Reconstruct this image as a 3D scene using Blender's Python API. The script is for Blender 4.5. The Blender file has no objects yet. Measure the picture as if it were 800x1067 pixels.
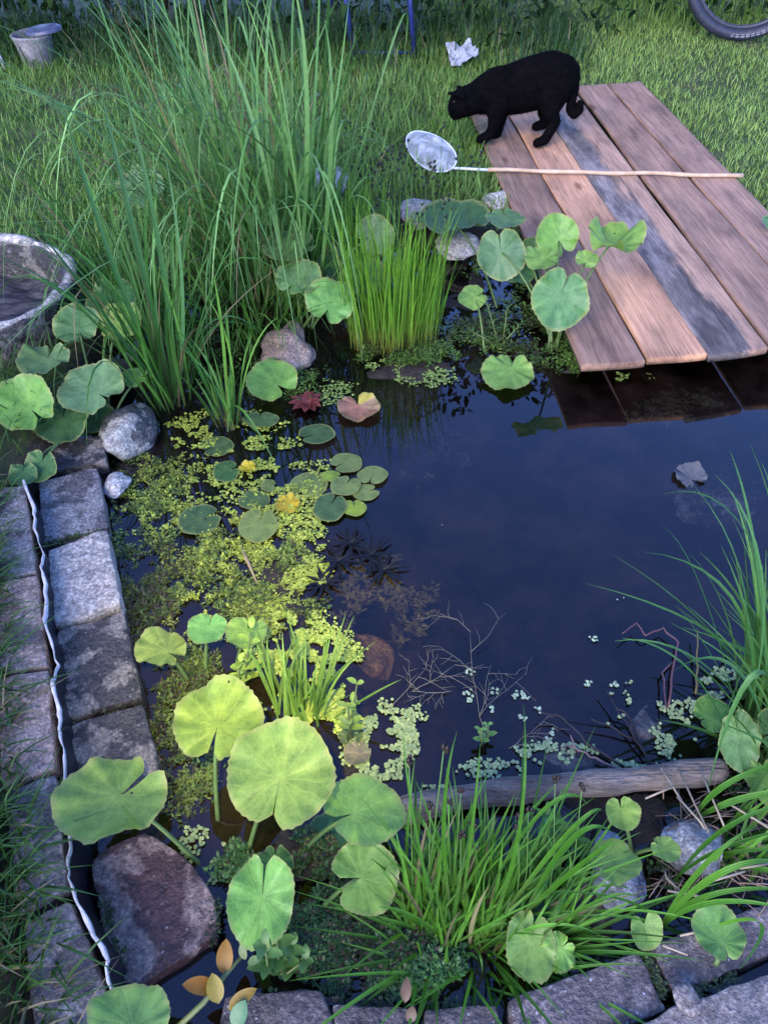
import bpy, bmesh, math, random
import numpy as np
from mathutils import Vector, Matrix, noise as mnoise

C = bpy.context.scene.collection
rng = np.random.default_rng(7)
random.seed(7)
R = math.radians
PI = math.pi

# ---------------------------------------------------------------- camera
CAM_H, PITCH, FPX = 1.22, R(46.6), 807.0
cam_d = bpy.data.cameras.new('camera')
cam = bpy.data.objects.new('camera', cam_d); C.objects.link(cam)
cam.location = (0, 0, CAM_H)
cam.rotation_euler = (PI / 2 - PITCH, 0, 0)
cam_d.sensor_fit = 'VERTICAL'; cam_d.sensor_height = 36.0
cam_d.lens = 36.0 * FPX / 1067.0
cam_d.clip_start = 0.02; cam_d.clip_end = 500
bpy.context.scene.camera = cam

# ---------------------------------------------------------------- light
SUN_EL, SUN_AZ = R(30), R(205)
w = bpy.data.worlds.new('World'); bpy.context.scene.world = w
w.use_nodes = True
nt = w.node_tree
bg = nt.nodes['Background']
sky = nt.nodes.new('ShaderNodeTexSky'); sky.sky_type = 'NISHITA'
sky.sun_disc = False
sky.sun_elevation = SUN_EL; sky.sun_rotation = SUN_AZ
sky.air_density = 1.0; sky.dust_density = 0.2; sky.ozone_density = 6.0
# dusk: a deeper, more violet blue than the clear noon sky
tn = nt.nodes.new('ShaderNodeMix'); tn.data_type = 'RGBA'; tn.blend_type = 'MULTIPLY'; tn.inputs[0].default_value = 1.0
tn.inputs[7].default_value = (.79, .76, 1.09, 1)
nt.links.new(sky.outputs[0], tn.inputs[6]); nt.links.new(tn.outputs[2], bg.inputs[0]); bg.inputs[1].default_value = 0.15
sd = bpy.data.lights.new('sun', 'SUN'); sd.energy = 1.15; sd.angle = R(45); sd.color = (1, .87, .72)
so = bpy.data.objects.new('sun', sd); C.objects.link(so)
# direction towards the sun: rotation is measured clockwise from +Y
sdir = Vector((math.sin(SUN_AZ) * math.cos(SUN_EL), math.cos(SUN_AZ) * math.cos(SUN_EL), math.sin(SUN_EL)))
so.rotation_euler = sdir.to_track_quat('Z', 'Y').to_euler(); so.location = (0, -3, 6)
# the torch whose warm pool of light lies on the left of the pond
td = bpy.data.lights.new('torch', 'SPOT'); td.energy = 25; td.color = (1, .88, .40)
td.spot_size = R(31); td.spot_blend = 1.0; td.shadow_soft_size = 0.02
to = bpy.data.objects.new('torch', td); C.objects.link(to)
to.location = (-0.10, 0.06, 1.36)
vs = bpy.context.scene.view_settings
vs.view_transform = 'Standard'; vs.look = 'None'; vs.gamma = 1.0; vs.exposure = 2.35
vs.use_curve_mapping = False
bpy.context.scene.cycles.max_bounces = 6
bpy.context.scene.cycles.transparent_max_bounces = 8

# ---------------------------------------------------------------- helpers
SP, CP = math.sin(PITCH), math.cos(PITCH)
def ray(u, v):
    dx = (u - 400) / FPX; dy = -(v - 533.5) / FPX
    return Vector((dx, CP + dy * SP, -SP + dy * CP))
def P(u, v, z=0.0):
    d = ray(u, v); t = (z - CAM_H) / d.z
    return Vector((d.x * t, d.y * t, z))
def PY(u, v, Y):
    d = ray(u, v); t = Y / d.y
    return Vector((d.x * t, Y, CAM_H + d.z * t))
def S(u, v, z=0.0):
    return (z - CAM_H) / ray(u, v).z / FPX
def elev(u, v):
    d = ray(u, v).normalized(); return math.asin(-d.z)

to.rotation_euler = (to.location - P(292, 690, .05)).to_track_quat('Z', 'Y').to_euler()

def tag(o, label=None, cat=None, group=None, kind=None):
    if label: o['label'] = label
    if cat: o['category'] = cat
    if group: o['group'] = group
    if kind: o['kind'] = kind
    return o
def empty(name, loc, label=None, cat=None, group=None):
    o = bpy.data.objects.new(name, None); C.objects.link(o)
    o.location = loc; o.empty_display_size = .05
    return tag(o, label, cat, group)

class MB:
    """collects geometry with a colour per vertex and a polar/along uv per vertex"""
    def __init__(s): s.v = []; s.f = []; s.t = []; s.u = []; s.n = 0
    def add(s, verts, faces, tint=(1, 1, 1), uv=None):
        verts = np.asarray(verts, float).reshape(-1, 3); k = len(verts)
        s.v.append(verts)
        tint = np.asarray(tint, float)
        s.t.append(np.broadcast_to(tint, (k, 3)).copy() if tint.ndim == 1 else tint)
        s.u.append(np.zeros((k, 2)) if uv is None else np.asarray(uv, float))
        if isinstance(faces, np.ndarray): s.f.append(faces + s.n)
        else:
            by = {}
            for f in faces: by.setdefault(len(f), []).append(f)
            for q in by.values(): s.f.append(np.array(q) + s.n)
        s.n += k
    def tube(s, pts, rad, sides=6, tint=(1, 1, 1), cap=True):
        pts = [Vector(p) for p in pts]; n = len(pts)
        if not hasattr(rad, '__len__'): rad = [rad] * n
        vv = []; ff = []; uv = []
        up = Vector((0.13, 0.31, 0.94))
        for i, p in enumerate(pts):
            d = (pts[min(i + 1, n - 1)] - pts[max(i - 1, 0)]).normalized()
            a = d.cross(up)
            if a.length < 1e-3: a = d.cross(Vector((1, 0, 0)))
            a.normalize(); b = d.cross(a); up = -b if (-b).dot(up) > 0 else b
            a = d.cross(up).normalized(); b = d.cross(a)
            for k in range(sides):
                th = 2 * PI * k / sides
                vv.append(p + (a * math.cos(th) + b * math.sin(th)) * rad[i]); uv.append((k / sides, i / (n - 1)))
        for i in range(n - 1):
            for k in range(sides):
                k2 = (k + 1) % sides
                ff.append((i * sides + k, i * sides + k2, (i + 1) * sides + k2, (i + 1) * sides + k))
        if cap:
            ff.append(tuple(range(sides))[::-1]); ff.append(tuple((n - 1) * sides + k for k in range(sides)))
        s.add(vv, ff, tint, uv)
    def build(s, name, mat, parent=None, smooth=True):
        me = bpy.data.meshes.new(name)
        V = np.concatenate(s.v) if s.v else np.zeros((0, 3))
        off = parent.location if parent else Vector((0, 0, 0))
        # walk up two levels for sub-parts
        if parent and parent.parent: off = off + parent.parent.location
        V = V - np.array(off)
        sizes = np.concatenate([np.full(len(a), a.shape[1], dtype=np.int32) for a in s.f])
        loops = np.concatenate([a.ravel() for a in s.f]).astype(np.int32)
        me.vertices.add(len(V)); me.vertices.foreach_set('co', V.astype(np.float32).ravel())
        me.loops.add(len(loops)); me.loops.foreach_set('vertex_index', loops)
        me.polygons.add(len(sizes))
        st = np.concatenate([[0], np.cumsum(sizes)[:-1]]).astype(np.int32)
        me.polygons.foreach_set('loop_start', st)
        me.polygons.foreach_set('loop_total', sizes)
        T = np.concatenate(s.t); U = np.concatenate(s.u)
        ca = me.attributes.new('tint', 'FLOAT_COLOR', 'POINT')
        ca.data.foreach_set('color', np.concatenate([T, np.ones((len(T), 1))], 1).astype(np.float32).ravel())
        ua = me.attributes.new('pol', 'FLOAT2', 'POINT')
        ua.data.foreach_set('vector', U.astype(np.float32).ravel())
        me.update(calc_edges=True); me.validate()
        if smooth: me.polygons.foreach_set('use_smooth', np.ones(len(me.polygons), dtype=bool))
        me.materials.append(mat)
        o = bpy.data.objects.new(name, me); C.objects.link(o)
        if parent: o.parent = parent
        return o

def from_bm(name, bm, mat, parent=None, smooth=True):
    me = bpy.data.meshes.new(name)
    off = Vector((0, 0, 0))
    if parent:
        off = parent.location.copy()
        if parent.parent: off += parent.parent.location
    bmesh.ops.translate(bm, verts=bm.verts, vec=-off)
    bmesh.ops.recalc_face_normals(bm, faces=bm.faces)
    bm.to_mesh(me); bm.free()
    for p in me.polygons: p.use_smooth = smooth
    me.materials.append(mat)
    o = bpy.data.objects.new(name, me); C.objects.link(o)
    if parent: o.parent = parent
    return o

def nrm(a): return a / np.maximum(np.linalg.norm(a, axis=1, keepdims=True), 1e-9)
def ribbons(mb, base, ctrl, tip, width, seg=4, tint=None, fold=0.0, rnd=None, root=None):
    """quadratic-bezier blades that taper to a point; fold > 0 gives a V-shaped section"""
    base, ctrl, tip = [np.asarray(a, float) for a in (base, ctrl, tip)]
    N = len(base); width = np.broadcast_to(width, (N,))
    rnd = rnd or rng
    ang = rnd.uniform(0, 2 * PI, N)
    side0 = np.stack([np.cos(ang), np.sin(ang), np.zeros(N)], 1)
    d = tip - base
    hz = np.stack([-d[:, 1], d[:, 0], np.zeros(N)], 1)
    hl = np.linalg.norm(hz, axis=1, keepdims=True)
    side = nrm(np.where(hl > .12 * np.linalg.norm(d, axis=1, keepdims=True), nrm(hz) + .35 * side0, side0))
    K = 3 if fold else 2
    t = np.linspace(0, 1, seg + 1)
    pts = ((1 - t) ** 2)[None, :, None] * base[:, None] + (2 * t * (1 - t))[None, :, None] * ctrl[:, None] + (t ** 2)[None, :, None] * tip[:, None]
    tang = (2 * (1 - t))[None, :, None] * (ctrl - base)[:, None] + (2 * t)[None, :, None] * (tip - ctrl)[:, None]
    prof = np.clip(np.minimum(.55 + 1.4 * t, 1) * (1 - t ** 3.0), .06, 1)
    sd = side[:, None] * (width[:, None, None] * prof[None, :, None])
    nn = np.cross(side[:, None].repeat(seg + 1, 1), tang); nn = nn / np.maximum(np.linalg.norm(nn, axis=2, keepdims=True), 1e-9)
    if K == 2: V = np.stack([pts - sd / 2, pts + sd / 2], 2)
    else: V = np.stack([pts - sd / 2, pts + nn * (width[:, None, None] * prof[None, :, None] * fold), pts + sd / 2], 2)
    V = V.reshape(-1, 3)
    idx = np.arange(N * (seg + 1) * K).reshape(N, seg + 1, K)
    F = [np.stack([idx[:, :-1, k], idx[:, :-1, k + 1], idx[:, 1:, k + 1], idx[:, 1:, k]], -1).reshape(-1, 4) for k in range(K - 1)]
    if tint is None: tint = np.ones((N, 3))
    tint = np.broadcast_to(np.asarray(tint, float), (N, 3))
    T = tint[:, None, None, :].repeat(seg + 1, 1).repeat(K, 2).copy()
    if root is not None:
        k_ = np.clip(1 - t / .28, 0, 1)[None, :, None, None]
        T = T * (1 - k_) + np.array(root)[None, None, None] * k_
    UV = np.zeros((N, seg + 1, K, 2)); UV[..., 0] = np.linspace(0, 1, K)[None, None]; UV[..., 1] = t[None, :, None]
    mb.add(V, np.concatenate(F), T.reshape(-1, 3), UV.reshape(-1, 2))

def in_poly(x, y, poly):
    x = np.asarray(x); y = np.asarray(y); ins = np.zeros(x.shape, bool)
    n = len(poly)
    for i in range(n):
        x1, y1 = poly[i]; x2, y2 = poly[(i + 1) % n]
        c = ((y1 > y) != (y2 > y)) & (x < (x2 - x1) * (y - y1) / (y2 - y1 + 1e-12) + x1)
        ins ^= c
    return ins
def sdist(x, y, poly):
    """positive inside"""
    x = np.asarray(x); y = np.asarray(y); best = np.full(x.shape, 1e9)
    n = len(poly)
    for i in range(n):
        x1, y1 = poly[i]; x2, y2 = poly[(i + 1) % n]
        dx, dy = x2 - x1, y2 - y1
        t = np.clip(((x - x1) * dx + (y - y1) * dy) / (dx * dx + dy * dy + 1e-12), 0, 1)
        best = np.minimum(best, np.hypot(x - x1 - t * dx, y - y1 - t * dy))
    return np.where(in_poly(x, y, poly), best, -best)
def vnoise(x, y, sc, seed=0):
    """smooth value noise in -1..1, vectorised"""
    x = np.asarray(x) * sc + seed * 17.3 + 1000; y = np.asarray(y) * sc + seed * 9.1 + 1000
    xi = np.floor(x).astype(np.int64); yi = np.floor(y).astype(np.int64)
    fx = x - xi; fy = y - yi; fx = fx * fx * (3 - 2 * fx); fy = fy * fy * (3 - 2 * fy)
    def h(a, b):
        k = (a * 374761393 + b * 668265263 + seed * 1442695) & 0x7fffffff
        k = ((k ^ (k >> 13)) * 1274126177) & 0x7fffffff
        return ((k ^ (k >> 16)) & 0xffff) / 32767.5 - 1
    return (h(xi, yi) * (1 - fx) + h(xi + 1, yi) * fx) * (1 - fy) + (h(xi, yi + 1) * (1 - fx) + h(xi + 1, yi + 1) * fx) * fy

# ---------------------------------------------------------------- materials
def new_mat(name):
    m = bpy.data.materials.new(name); m.use_nodes = True
    nt = m.node_tree; nt.nodes.clear()
    out = nt.nodes.new('ShaderNodeOutputMaterial')
    return m, nt, out
def N(nt, typ, **kw):
    n = nt.nodes.new(typ)
    for k, v in kw.items():
        if k.startswith('i_'):
            key = k[2:]; n.inputs[int(key) if key.isdigit() else key].default_value = v
        else: setattr(n, k, v)
    return n
def noise_node(nt, scale, detail=4, rough=.6, coord=None, stretch=None):
    n = N(nt, 'ShaderNodeTexNoise'); n.inputs['Scale'].default_value = scale
    n.inputs['Detail'].default_value = detail; n.inputs['Roughness'].default_value = rough
    src = coord
    if stretch is not None:
        mp = N(nt, 'ShaderNodeMapping'); mp.inputs['Scale'].default_value = stretch
        nt.links.new(coord, mp.inputs[0]); src = mp.outputs[0]
    if src is not None: nt.links.new(src, n.inputs['Vector'])
    return n
def ramp(nt, fac, stops):
    r = N(nt, 'ShaderNodeValToRGB'); e = r.color_ramp.elements
    while len(e) > 1: e.remove(e[-1])
    e[0].position = stops[0][0]; e[0].color = (*stops[0][1], 1)
    for p, c in stops[1:]:
        k = e.new(p); k.color = (*c, 1)
    nt.links.new(fac, r.inputs[0]); return r
def mixc(nt, fac, a, b, mode='MIX'):
    m = N(nt, 'ShaderNodeMix', data_type='RGBA', blend_type=mode)
    for sock, val in ((m.inputs[0], fac), (m.inputs[6], a), (m.inputs[7], b)):
        if hasattr(val, 'node'): nt.links.new(val, sock)
        elif isinstance(val, tuple): sock.default_value = (*val, 1)
        else: sock.default_value = val
    return m.outputs[2]
def bump(nt, height, strength, dist):
    b = N(nt, 'ShaderNodeBump'); b.inputs['Strength'].default_value = strength; b.inputs['Distance'].default_value = dist
    nt.links.new(height, b.inputs['Height']); return b.outputs[0]
def link(nt, a, b): nt.links.new(a, b)

def m_simple(name, stops, scale=20, rough=.7, bump_s=.4, bump_d=.003, detail=6, stretch=(1, 1, 1), spec=.4, fine=None, metallic=0):
    m, nt, out = new_mat(name)
    tc = N(nt, 'ShaderNodeTexCoord')
    n = noise_node(nt, scale, detail, .62, tc.outputs['Object'], stretch)
    col = ramp(nt, n.outputs[0], stops).outputs[0]
    p = N(nt, 'ShaderNodeBsdfPrincipled')
    h = n.outputs[0]
    if fine:
        n2 = noise_node(nt, fine, 3, .6, tc.outputs['Object'], stretch); h = n2.outputs[0]
        col = mixc(nt, .6, col, ramp(nt, n2.outputs[0], [(.3, (.55, .55, .55)), (.7, (1.35, 1.35, 1.35))]).outputs[0], 'MULTIPLY')
    link(nt, col, p.inputs['Base Color'])
    p.inputs['Roughness'].default_value = rough; p.inputs['Specular IOR Level'].default_value = spec
    p.inputs['Metallic'].default_value = metallic
    if bump_s: link(nt, bump(nt, h, bump_s, bump_d), p.inputs['Normal'])
    link(nt, p.outputs[0], out.inputs[0]); return m

def m_foliage(name, rough=.45, trans=.3, spec=.35, stripe=0, mottle=.35):
    """leaf / blade material whose colour comes from the mesh's own tint"""
    m, nt, out = new_mat(name)
    at = N(nt, 'ShaderNodeAttribute', attribute_name='tint')
    tc = N(nt, 'ShaderNodeTexCoord')
    n = noise_node(nt, 90, 4, .6, tc.outputs['Object'])
    col = mixc(nt, mottle, at.outputs['Color'], ramp(nt, n.outputs[0], [(.3, (.5, .55, .5)), (.72, (1.4, 1.35, 1.2))]).outputs[0], 'MULTIPLY')
    p = N(nt, 'ShaderNodeBsdfPrincipled')
    link(nt, col, p.inputs['Base Color']); p.inputs['Roughness'].default_value = rough
    p.inputs['Specular IOR Level'].default_value = spec
    t = N(nt, 'ShaderNodeBsdfTranslucent')
    link(nt, mixc(nt, 1.0, col, (1.25, 1.3, .6), 'MULTIPLY'), t.inputs[0])
    if stripe:
        up = N(nt, 'ShaderNodeAttribute', attribute_name='pol')
        sx = N(nt, 'ShaderNodeSeparateXYZ'); link(nt, up.outputs['Vector'], sx.inputs[0])
        mm = N(nt, 'ShaderNodeMath', operation='MULTIPLY', i_1=stripe * 2 * PI); link(nt, sx.outputs[0], mm.inputs[0])
        si = N(nt, 'ShaderNodeMath', operation='SINE'); link(nt, mm.outputs[0], si.inputs[0])
        link(nt, bump(nt, si.outputs[0], .3, .001), p.inputs['Normal'])
    ms = N(nt, 'ShaderNodeMixShader'); ms.inputs[0].default_value = trans
    link(nt, p.outputs[0], ms.inputs[1]); link(nt, t.outputs[0], ms.inputs[2])
    link(nt, ms.outputs[0], out.inputs[0]); return m

def m_roundleaf(name):
    """round marsh leaf: radiating veins in polar coordinates, mottling, soft sheen"""
    m, nt, out = new_mat(name)
    at = N(nt, 'ShaderNodeAttribute', attribute_name='tint')
    po = N(nt, 'ShaderNodeAttribute', attribute_name='pol')
    sx = N(nt, 'ShaderNodeSeparateXYZ'); link(nt, po.outputs['Vector'], sx.inputs[0])
    tc = N(nt, 'ShaderNodeTexCoord')
    wob = noise_node(nt, 28, 3, .5, tc.outputs['Object'])
    a0 = N(nt, 'ShaderNodeMath', operation='MULTIPLY_ADD', i_1=13.0); link(nt, sx.outputs[0], a0.inputs[0])
    wr = N(nt, 'ShaderNodeMath', operation='MULTIPLY', i_1=1.1); link(nt, wob.outputs[0], wr.inputs[0])
    link(nt, wr.outputs[0], a0.inputs[2])
    fr = N(nt, 'ShaderNodeMath', operation='PINGPONG', i_1=.5); link(nt, a0.outputs[0], fr.inputs[0])
    # vein narrow at fr=0, its width in angle shrinks with radius
    vr = N(nt, 'ShaderNodeMath', operation='MULTIPLY'); link(nt, fr.outputs[0], vr.inputs[0]); link(nt, sx.outputs[1], vr.inputs[1])
    vein = ramp(nt, vr.outputs[0], [(0.0, (1, 1, 1)), (.035, (.45, .45, .45)), (.10, (0, 0, 0))])
    n = noise_node(nt, 45, 5, .65, tc.outputs['Object'])
    n2 = noise_node(nt, 9, 3, .6, tc.outputs['Object'])
    col = mixc(nt, .75, at.outputs['Color'], ramp(nt, n.outputs[0], [(.32, (.50, .58, .52)), (.5, (.95, .97, .95)), (.68, (1.42, 1.34, 1.25))]).outputs[0], 'MULTIPLY')
    col = mixc(nt, .5, col, ramp(nt, n2.outputs[0], [(.32, (.60, .74, .78)), (.68, (1.35, 1.2, .85))]).outputs[0], 'MULTIPLY')
    fv = N(nt, 'ShaderNodeMath', operation='MULTIPLY', i_1=.20); link(nt, vein.outputs[0], fv.inputs[0])
    col = mixc(nt, fv.outputs[0], col, mixc(nt, 1.0, at.outputs['Color'], (2.0, 1.7, 1.7), 'MULTIPLY'))
    v2 = N(nt, 'ShaderNodeTexVoronoi', feature='DISTANCE_TO_EDGE'); v2.inputs['Scale'].default_value = 150; link(nt, tc.outputs['Object'], v2.inputs['Vector'])
    vv2 = ramp(nt, v2.outputs['Distance'], [(.0, (.22, .22, .22)), (.10, (0, 0, 0))])
    col = mixc(nt, vv2.outputs[0], col, mixc(nt, 1.0, at.outputs['Color'], (1.9, 1.6, 1.6), 'MULTIPLY'))
    edg = N(nt, 'ShaderNodeMath', operation='MULTIPLY_ADD', i_1=.22); link(nt, n.outputs[0], edg.inputs[0]); link(nt, sx.outputs[1], edg.inputs[2])
    ek = ramp(nt, edg.outputs[0], [(1.0, (0, 0, 0)), (1.09, (.75, .75, .75))])
    e9 = N(nt, 'ShaderNodeMath', operation='MULTIPLY', i_1=.9); link(nt, edg.outputs[0], e9.inputs[0]); ek = ramp(nt, e9.outputs[0], [(.90, (0, 0, 0)), (.985, (.7, .7, .7))])
    col = mixc(nt, ek.outputs[0], col, (.23, .24, .07))
    # a few bites and brown specks that belong to the leaf
    vo = N(nt, 'ShaderNodeTexVoronoi'); vo.inputs['Scale'].default_value = 26; link(nt, tc.outputs['Object'], vo.inputs['Vector'])
    sp = ramp(nt, vo.outputs['Distance'], [(.0, (1, 1, 1)), (.055, (1, 1, 1)), (.075, (0, 0, 0))])
    gate = noise_node(nt, 14, 1, .5, tc.outputs['Object'])
    gt = N(nt, 'ShaderNodeMath', operation='GREATER_THAN', i_1=.63); link(nt, gate.outputs[0], gt.inputs[0])
    sg = N(nt, 'ShaderNodeMath', operation='MULTIPLY'); link(nt, sp.outputs[0], sg.inputs[0]); link(nt, gt.outputs[0], sg.inputs[1])
    col = mixc(nt, sg.outputs[0], col, (.03, .022, .01))
    p = N(nt, 'ShaderNodeBsdfPrincipled'); link(nt, col, p.inputs['Base Color'])
    p.inputs['Roughness'].default_value = .45; p.inputs['Specular IOR Level'].default_value = .32
    h = N(nt, 'ShaderNodeMath', operation='MULTIPLY_ADD', i_1=-.25); link(nt, vein.outputs[0], h.inputs[0]); link(nt, n.outputs[0], h.inputs[2])
    link(nt, bump(nt, h.outputs[0], .35, .003), p.inputs['Normal'])
    t = N(nt, 'ShaderNodeBsdfTranslucent'); link(nt, mixc(nt, 1.0, col, (1.3, 1.3, .5), 'MULTIPLY'), t.inputs[0])
    ms = N(nt, 'ShaderNodeMixShader'); ms.inputs[0].default_value = .22
    link(nt, p.outputs[0], ms.inputs[1]); link(nt, t.outputs[0], ms.inputs[2]); link(nt, ms.outputs[0], out.inputs[0])
    return m

def m_paver(name, dry, wet, thresh=.5, rough=.8, speck=.35):
    m, nt, out = new_mat(name)
    tc = N(nt, 'ShaderNodeTexCoord'); ob = tc.outputs['Object']
    big = noise_node(nt, 11, 3, .55, ob); mid = noise_node(nt, 45, 6, .7, ob); fine = noise_node(nt, 170, 2, .6, ob)
    edge = N(nt, 'ShaderNodeMath', operation='MULTIPLY_ADD', i_1=.25); link(nt, mid.outputs[0], edge.inputs[0]); link(nt, big.outputs[0], edge.inputs[2])
    k = ramp(nt, edge.outputs[0], [(thresh + .06, (0, 0, 0)), (thresh + .095, (.75, .75, .75)), (thresh + .2, (1, 1, 1))])
    col = mixc(nt, k.outputs[0], wet, dry)
    col = mixc(nt, 1.0, col, (1.0, .96, .84), 'MULTIPLY')
    col = mixc(nt, .85, col, ramp(nt, mid.outputs[0], [(.3, (.40, .39, .37)), (.5, (.95, .95, .95)), (.68, (1.5, 1.45, 1.4))]).outputs[0], 'MULTIPLY')
    col = mixc(nt, .8, col, ramp(nt, fine.outputs[0], [(.3, (.40, .40, .40)), (.55, (1.1, 1.1, 1.1)), (.72, (2.0, 2.0, 2.0))]).outputs[0], 'MULTIPLY')
    vo = N(nt, 'ShaderNodeTexVoronoi'); vo.inputs['Scale'].default_value = 95; link(nt, ob, vo.inputs['Vector'])
    sp = ramp(nt, vo.outputs['Distance'], [(.0, (1, 1, 1)), (.12, (1, 1, 1)), (.2, (0, 0, 0))])
    g = noise_node(nt, 60, 1, .5, ob); gt = N(nt, 'ShaderNodeMath', operation='GREATER_THAN', i_1=.56); link(nt, g.outputs[0], gt.inputs[0])
    sg = N(nt, 'ShaderNodeMath', operation='MULTIPLY'); link(nt, sp.outputs[0], sg.inputs[0]); link(nt, gt.outputs[0], sg.inputs[1])
    s2 = N(nt, 'ShaderNodeMath', operation='MULTIPLY', i_1=speck); link(nt, sg.outputs[0], s2.inputs[0])
    col = mixc(nt, s2.outputs[0], col, (.6, .6, .58))
    p = N(nt, 'ShaderNodeBsdfPrincipled'); link(nt, col, p.inputs['Base Color'])
    rr = N(nt, 'ShaderNodeMapRange', i_3=.42, i_4=rough); link(nt, k.outputs[0], rr.inputs[0]); link(nt, rr.outputs[0], p.inputs['Roughness'])
    hs = N(nt, 'ShaderNodeMath', operation='MULTIPLY_ADD', i_1=.35); link(nt, fine.outputs[0], hs.inputs[0]); link(nt, mid.outputs[0], hs.inputs[2])
    link(nt, bump(nt, hs.outputs[0], .9, .009), p.inputs['Normal'])
    link(nt, p.outputs[0], out.inputs[0]); return m

def m_wood(name, a, b, stain=None, stain_u=None, seed=0.0):
    """weathered plank: grain runs along the local x axis; optional dark stain on one long side"""
    m, nt, out = new_mat(name)
    tc = N(nt, 'ShaderNodeTexCoord'); mp0 = N(nt, 'ShaderNodeMapping'); mp0.inputs['Location'].default_value = (seed, seed * 2, seed)
    link(nt, tc.outputs['Object'], mp0.inputs[0]); ob = mp0.outputs[0]
    g = noise_node(nt, 14, 6, .65, ob, (.22, 5.5, 5.5)); f = noise_node(nt, 150, 5, .75, ob, (.045, 3.2, 3.2)); big = noise_node(nt, 5, 4, .6, ob, (.8, 2.2, 2))
    col = ramp(nt, g.outputs[0], [(.32, a), (.68, b)]).outputs[0]
    col = mixc(nt, .9, col, ramp(nt, f.outputs[0], [(.36, (.30, .27, .25)), (.44, (.85, .83, .8)), (.66, (1.3, 1.28, 1.25))]).outputs[0], 'MULTIPLY')
    col = mixc(nt, .75, col, ramp(nt, big.outputs[0], [(.32, (.34, .33, .36)), (.48, (.85, .84, .84)), (.64, (1.25, 1.22, 1.15))]).outputs[0], 'MULTIPLY')
    col = mixc(nt, 1.0, col, (1.04, .90, .74), 'MULTIPLY')
    if stain:
        po = N(nt, 'ShaderNodeAttribute', attribute_name='pol'); sx = N(nt, 'ShaderNodeSeparateXYZ'); link(nt, po.outputs['Vector'], sx.inputs[0])
        a1 = N(nt, 'ShaderNodeMath', operation='MULTIPLY_ADD', i_1=.32); link(nt, sx.outputs[1], a1.inputs[0]); link(nt, sx.outputs[0], a1.inputs[2])
        a2 = N(nt, 'ShaderNodeMath', operation='MULTIPLY_ADD', i_1=.9); link(nt, big.outputs[0], a2.inputs[0]); link(nt, a1.outputs[0], a2.inputs[2])
        ad = N(nt, 'ShaderNodeMath', operation='MULTIPLY_ADD', i_1=.5); link(nt, g.outputs[0], ad.inputs[0]); link(nt, a2.outputs[0], ad.inputs[2])
        sc6 = N(nt, 'ShaderNodeMath', operation='MULTIPLY', i_1=.6); link(nt, ad.outputs[0], sc6.inputs[0])
        k = ramp(nt, sc6.outputs[0], [(stain_u * .6, (1, 1, 1)), (stain_u * .6 + .12, (0, 0, 0))])
        blot = noise_node(nt, 9, 5, .65, ob, (.6, 1.6, 1))
        sc = ramp(nt, blot.outputs[0], [(.38, stain), (.5, tuple(2.0 * c for c in stain)), (.62, tuple(3.6 * c for c in stain))]).outputs[0]
        sc = mixc(nt, .95, sc, ramp(nt, f.outputs[0], [(.36, (.35, .33, .32)), (.46, (.9, .88, .86)), (.66, (1.5, 1.4, 1.3))]).outputs[0], 'MULTIPLY')
        col = mixc(nt, k.outputs[0], col, sc)
    # knots
    vo = N(nt, 'ShaderNodeTexVoronoi'); vo.inputs['Scale'].default_value = 2.6
    mk = N(nt, 'ShaderNodeMapping'); mk.inputs['Scale'].default_value = (.9, 2.4, 1); link(nt, ob, mk.inputs[0]); link(nt, mk.outputs[0], vo.inputs['Vector'])
    kn = ramp(nt, vo.outputs['Distance'], [(0, (.25, .2, .18)), (.06, (.4, .33, .3)), (.1, (1, 1, 1))])
    col = mixc(nt, .8, col, kn.outputs[0], 'MULTIPLY')
    p = N(nt, 'ShaderNodeBsdfPrincipled'); link(nt, col, p.inputs['Base Color']); p.inputs['Roughness'].default_value = .75
    p.inputs['Specular IOR Level'].default_value = .15
    h = N(nt, 'ShaderNodeMath', operation='MULTIPLY_ADD', i_1=1.2); link(nt, f.outputs[0], h.inputs[0]); link(nt, g.outputs[0], h.inputs[2])
    link(nt, bump(nt, h.outputs[0], .8, .004), p.inputs['Normal'])
    link(nt, p.outputs[0], out.inputs[0]); return m

def m_ground():
    m, nt, out = new_mat('ground_soil')
    at = N(nt, 'ShaderNodeAttribute', attribute_name='tint')
    tc = N(nt, 'ShaderNodeTexCoord'); ob = tc.outputs['Object']
    a = noise_node(nt, 6, 6, .65, ob); b = noise_node(nt, 55, 6, .7, ob)
    soil = ramp(nt, b.outputs[0], [(.3, (.008, .006, .005)), (.7, (.04, .03, .02))]).outputs[0]
    turf = ramp(nt, a.outputs[0], [(.35, (.03, .055, .012)), (.55, (.055, .085, .02)), (.75, (.12, .09, .055))]).outputs[0]
    turf = mixc(nt, .7, turf, ramp(nt, b.outputs[0], [(.3, (.5, .5, .5)), (.7, (1.3, 1.3, 1.3))]).outputs[0], 'MULTIPLY')
    bed = ramp(nt, a.outputs[0], [(.35, (.010, .009, .011)), (.6, (.07, .045, .03)), (.75, (.11, .075, .05))]).outputs[0]
    sx = N(nt, 'ShaderNodeSeparateColor'); link(nt, at.outputs['Color'], sx.inputs[0])
    c = mixc(nt, sx.outputs[0], soil, turf); c = mixc(nt, sx.outputs[1], c, bed)
    p = N(nt, 'ShaderNodeBsdfPrincipled'); link(nt, c, p.inputs['Base Color']); p.inputs['Roughness'].default_value = .75
    p.inputs['Specular IOR Level'].default_value = .3
    link(nt, bump(nt, b.outputs[0], .8, .012), p.inputs['Normal']); link(nt, p.outputs[0], out.inputs[0]); return m

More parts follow.
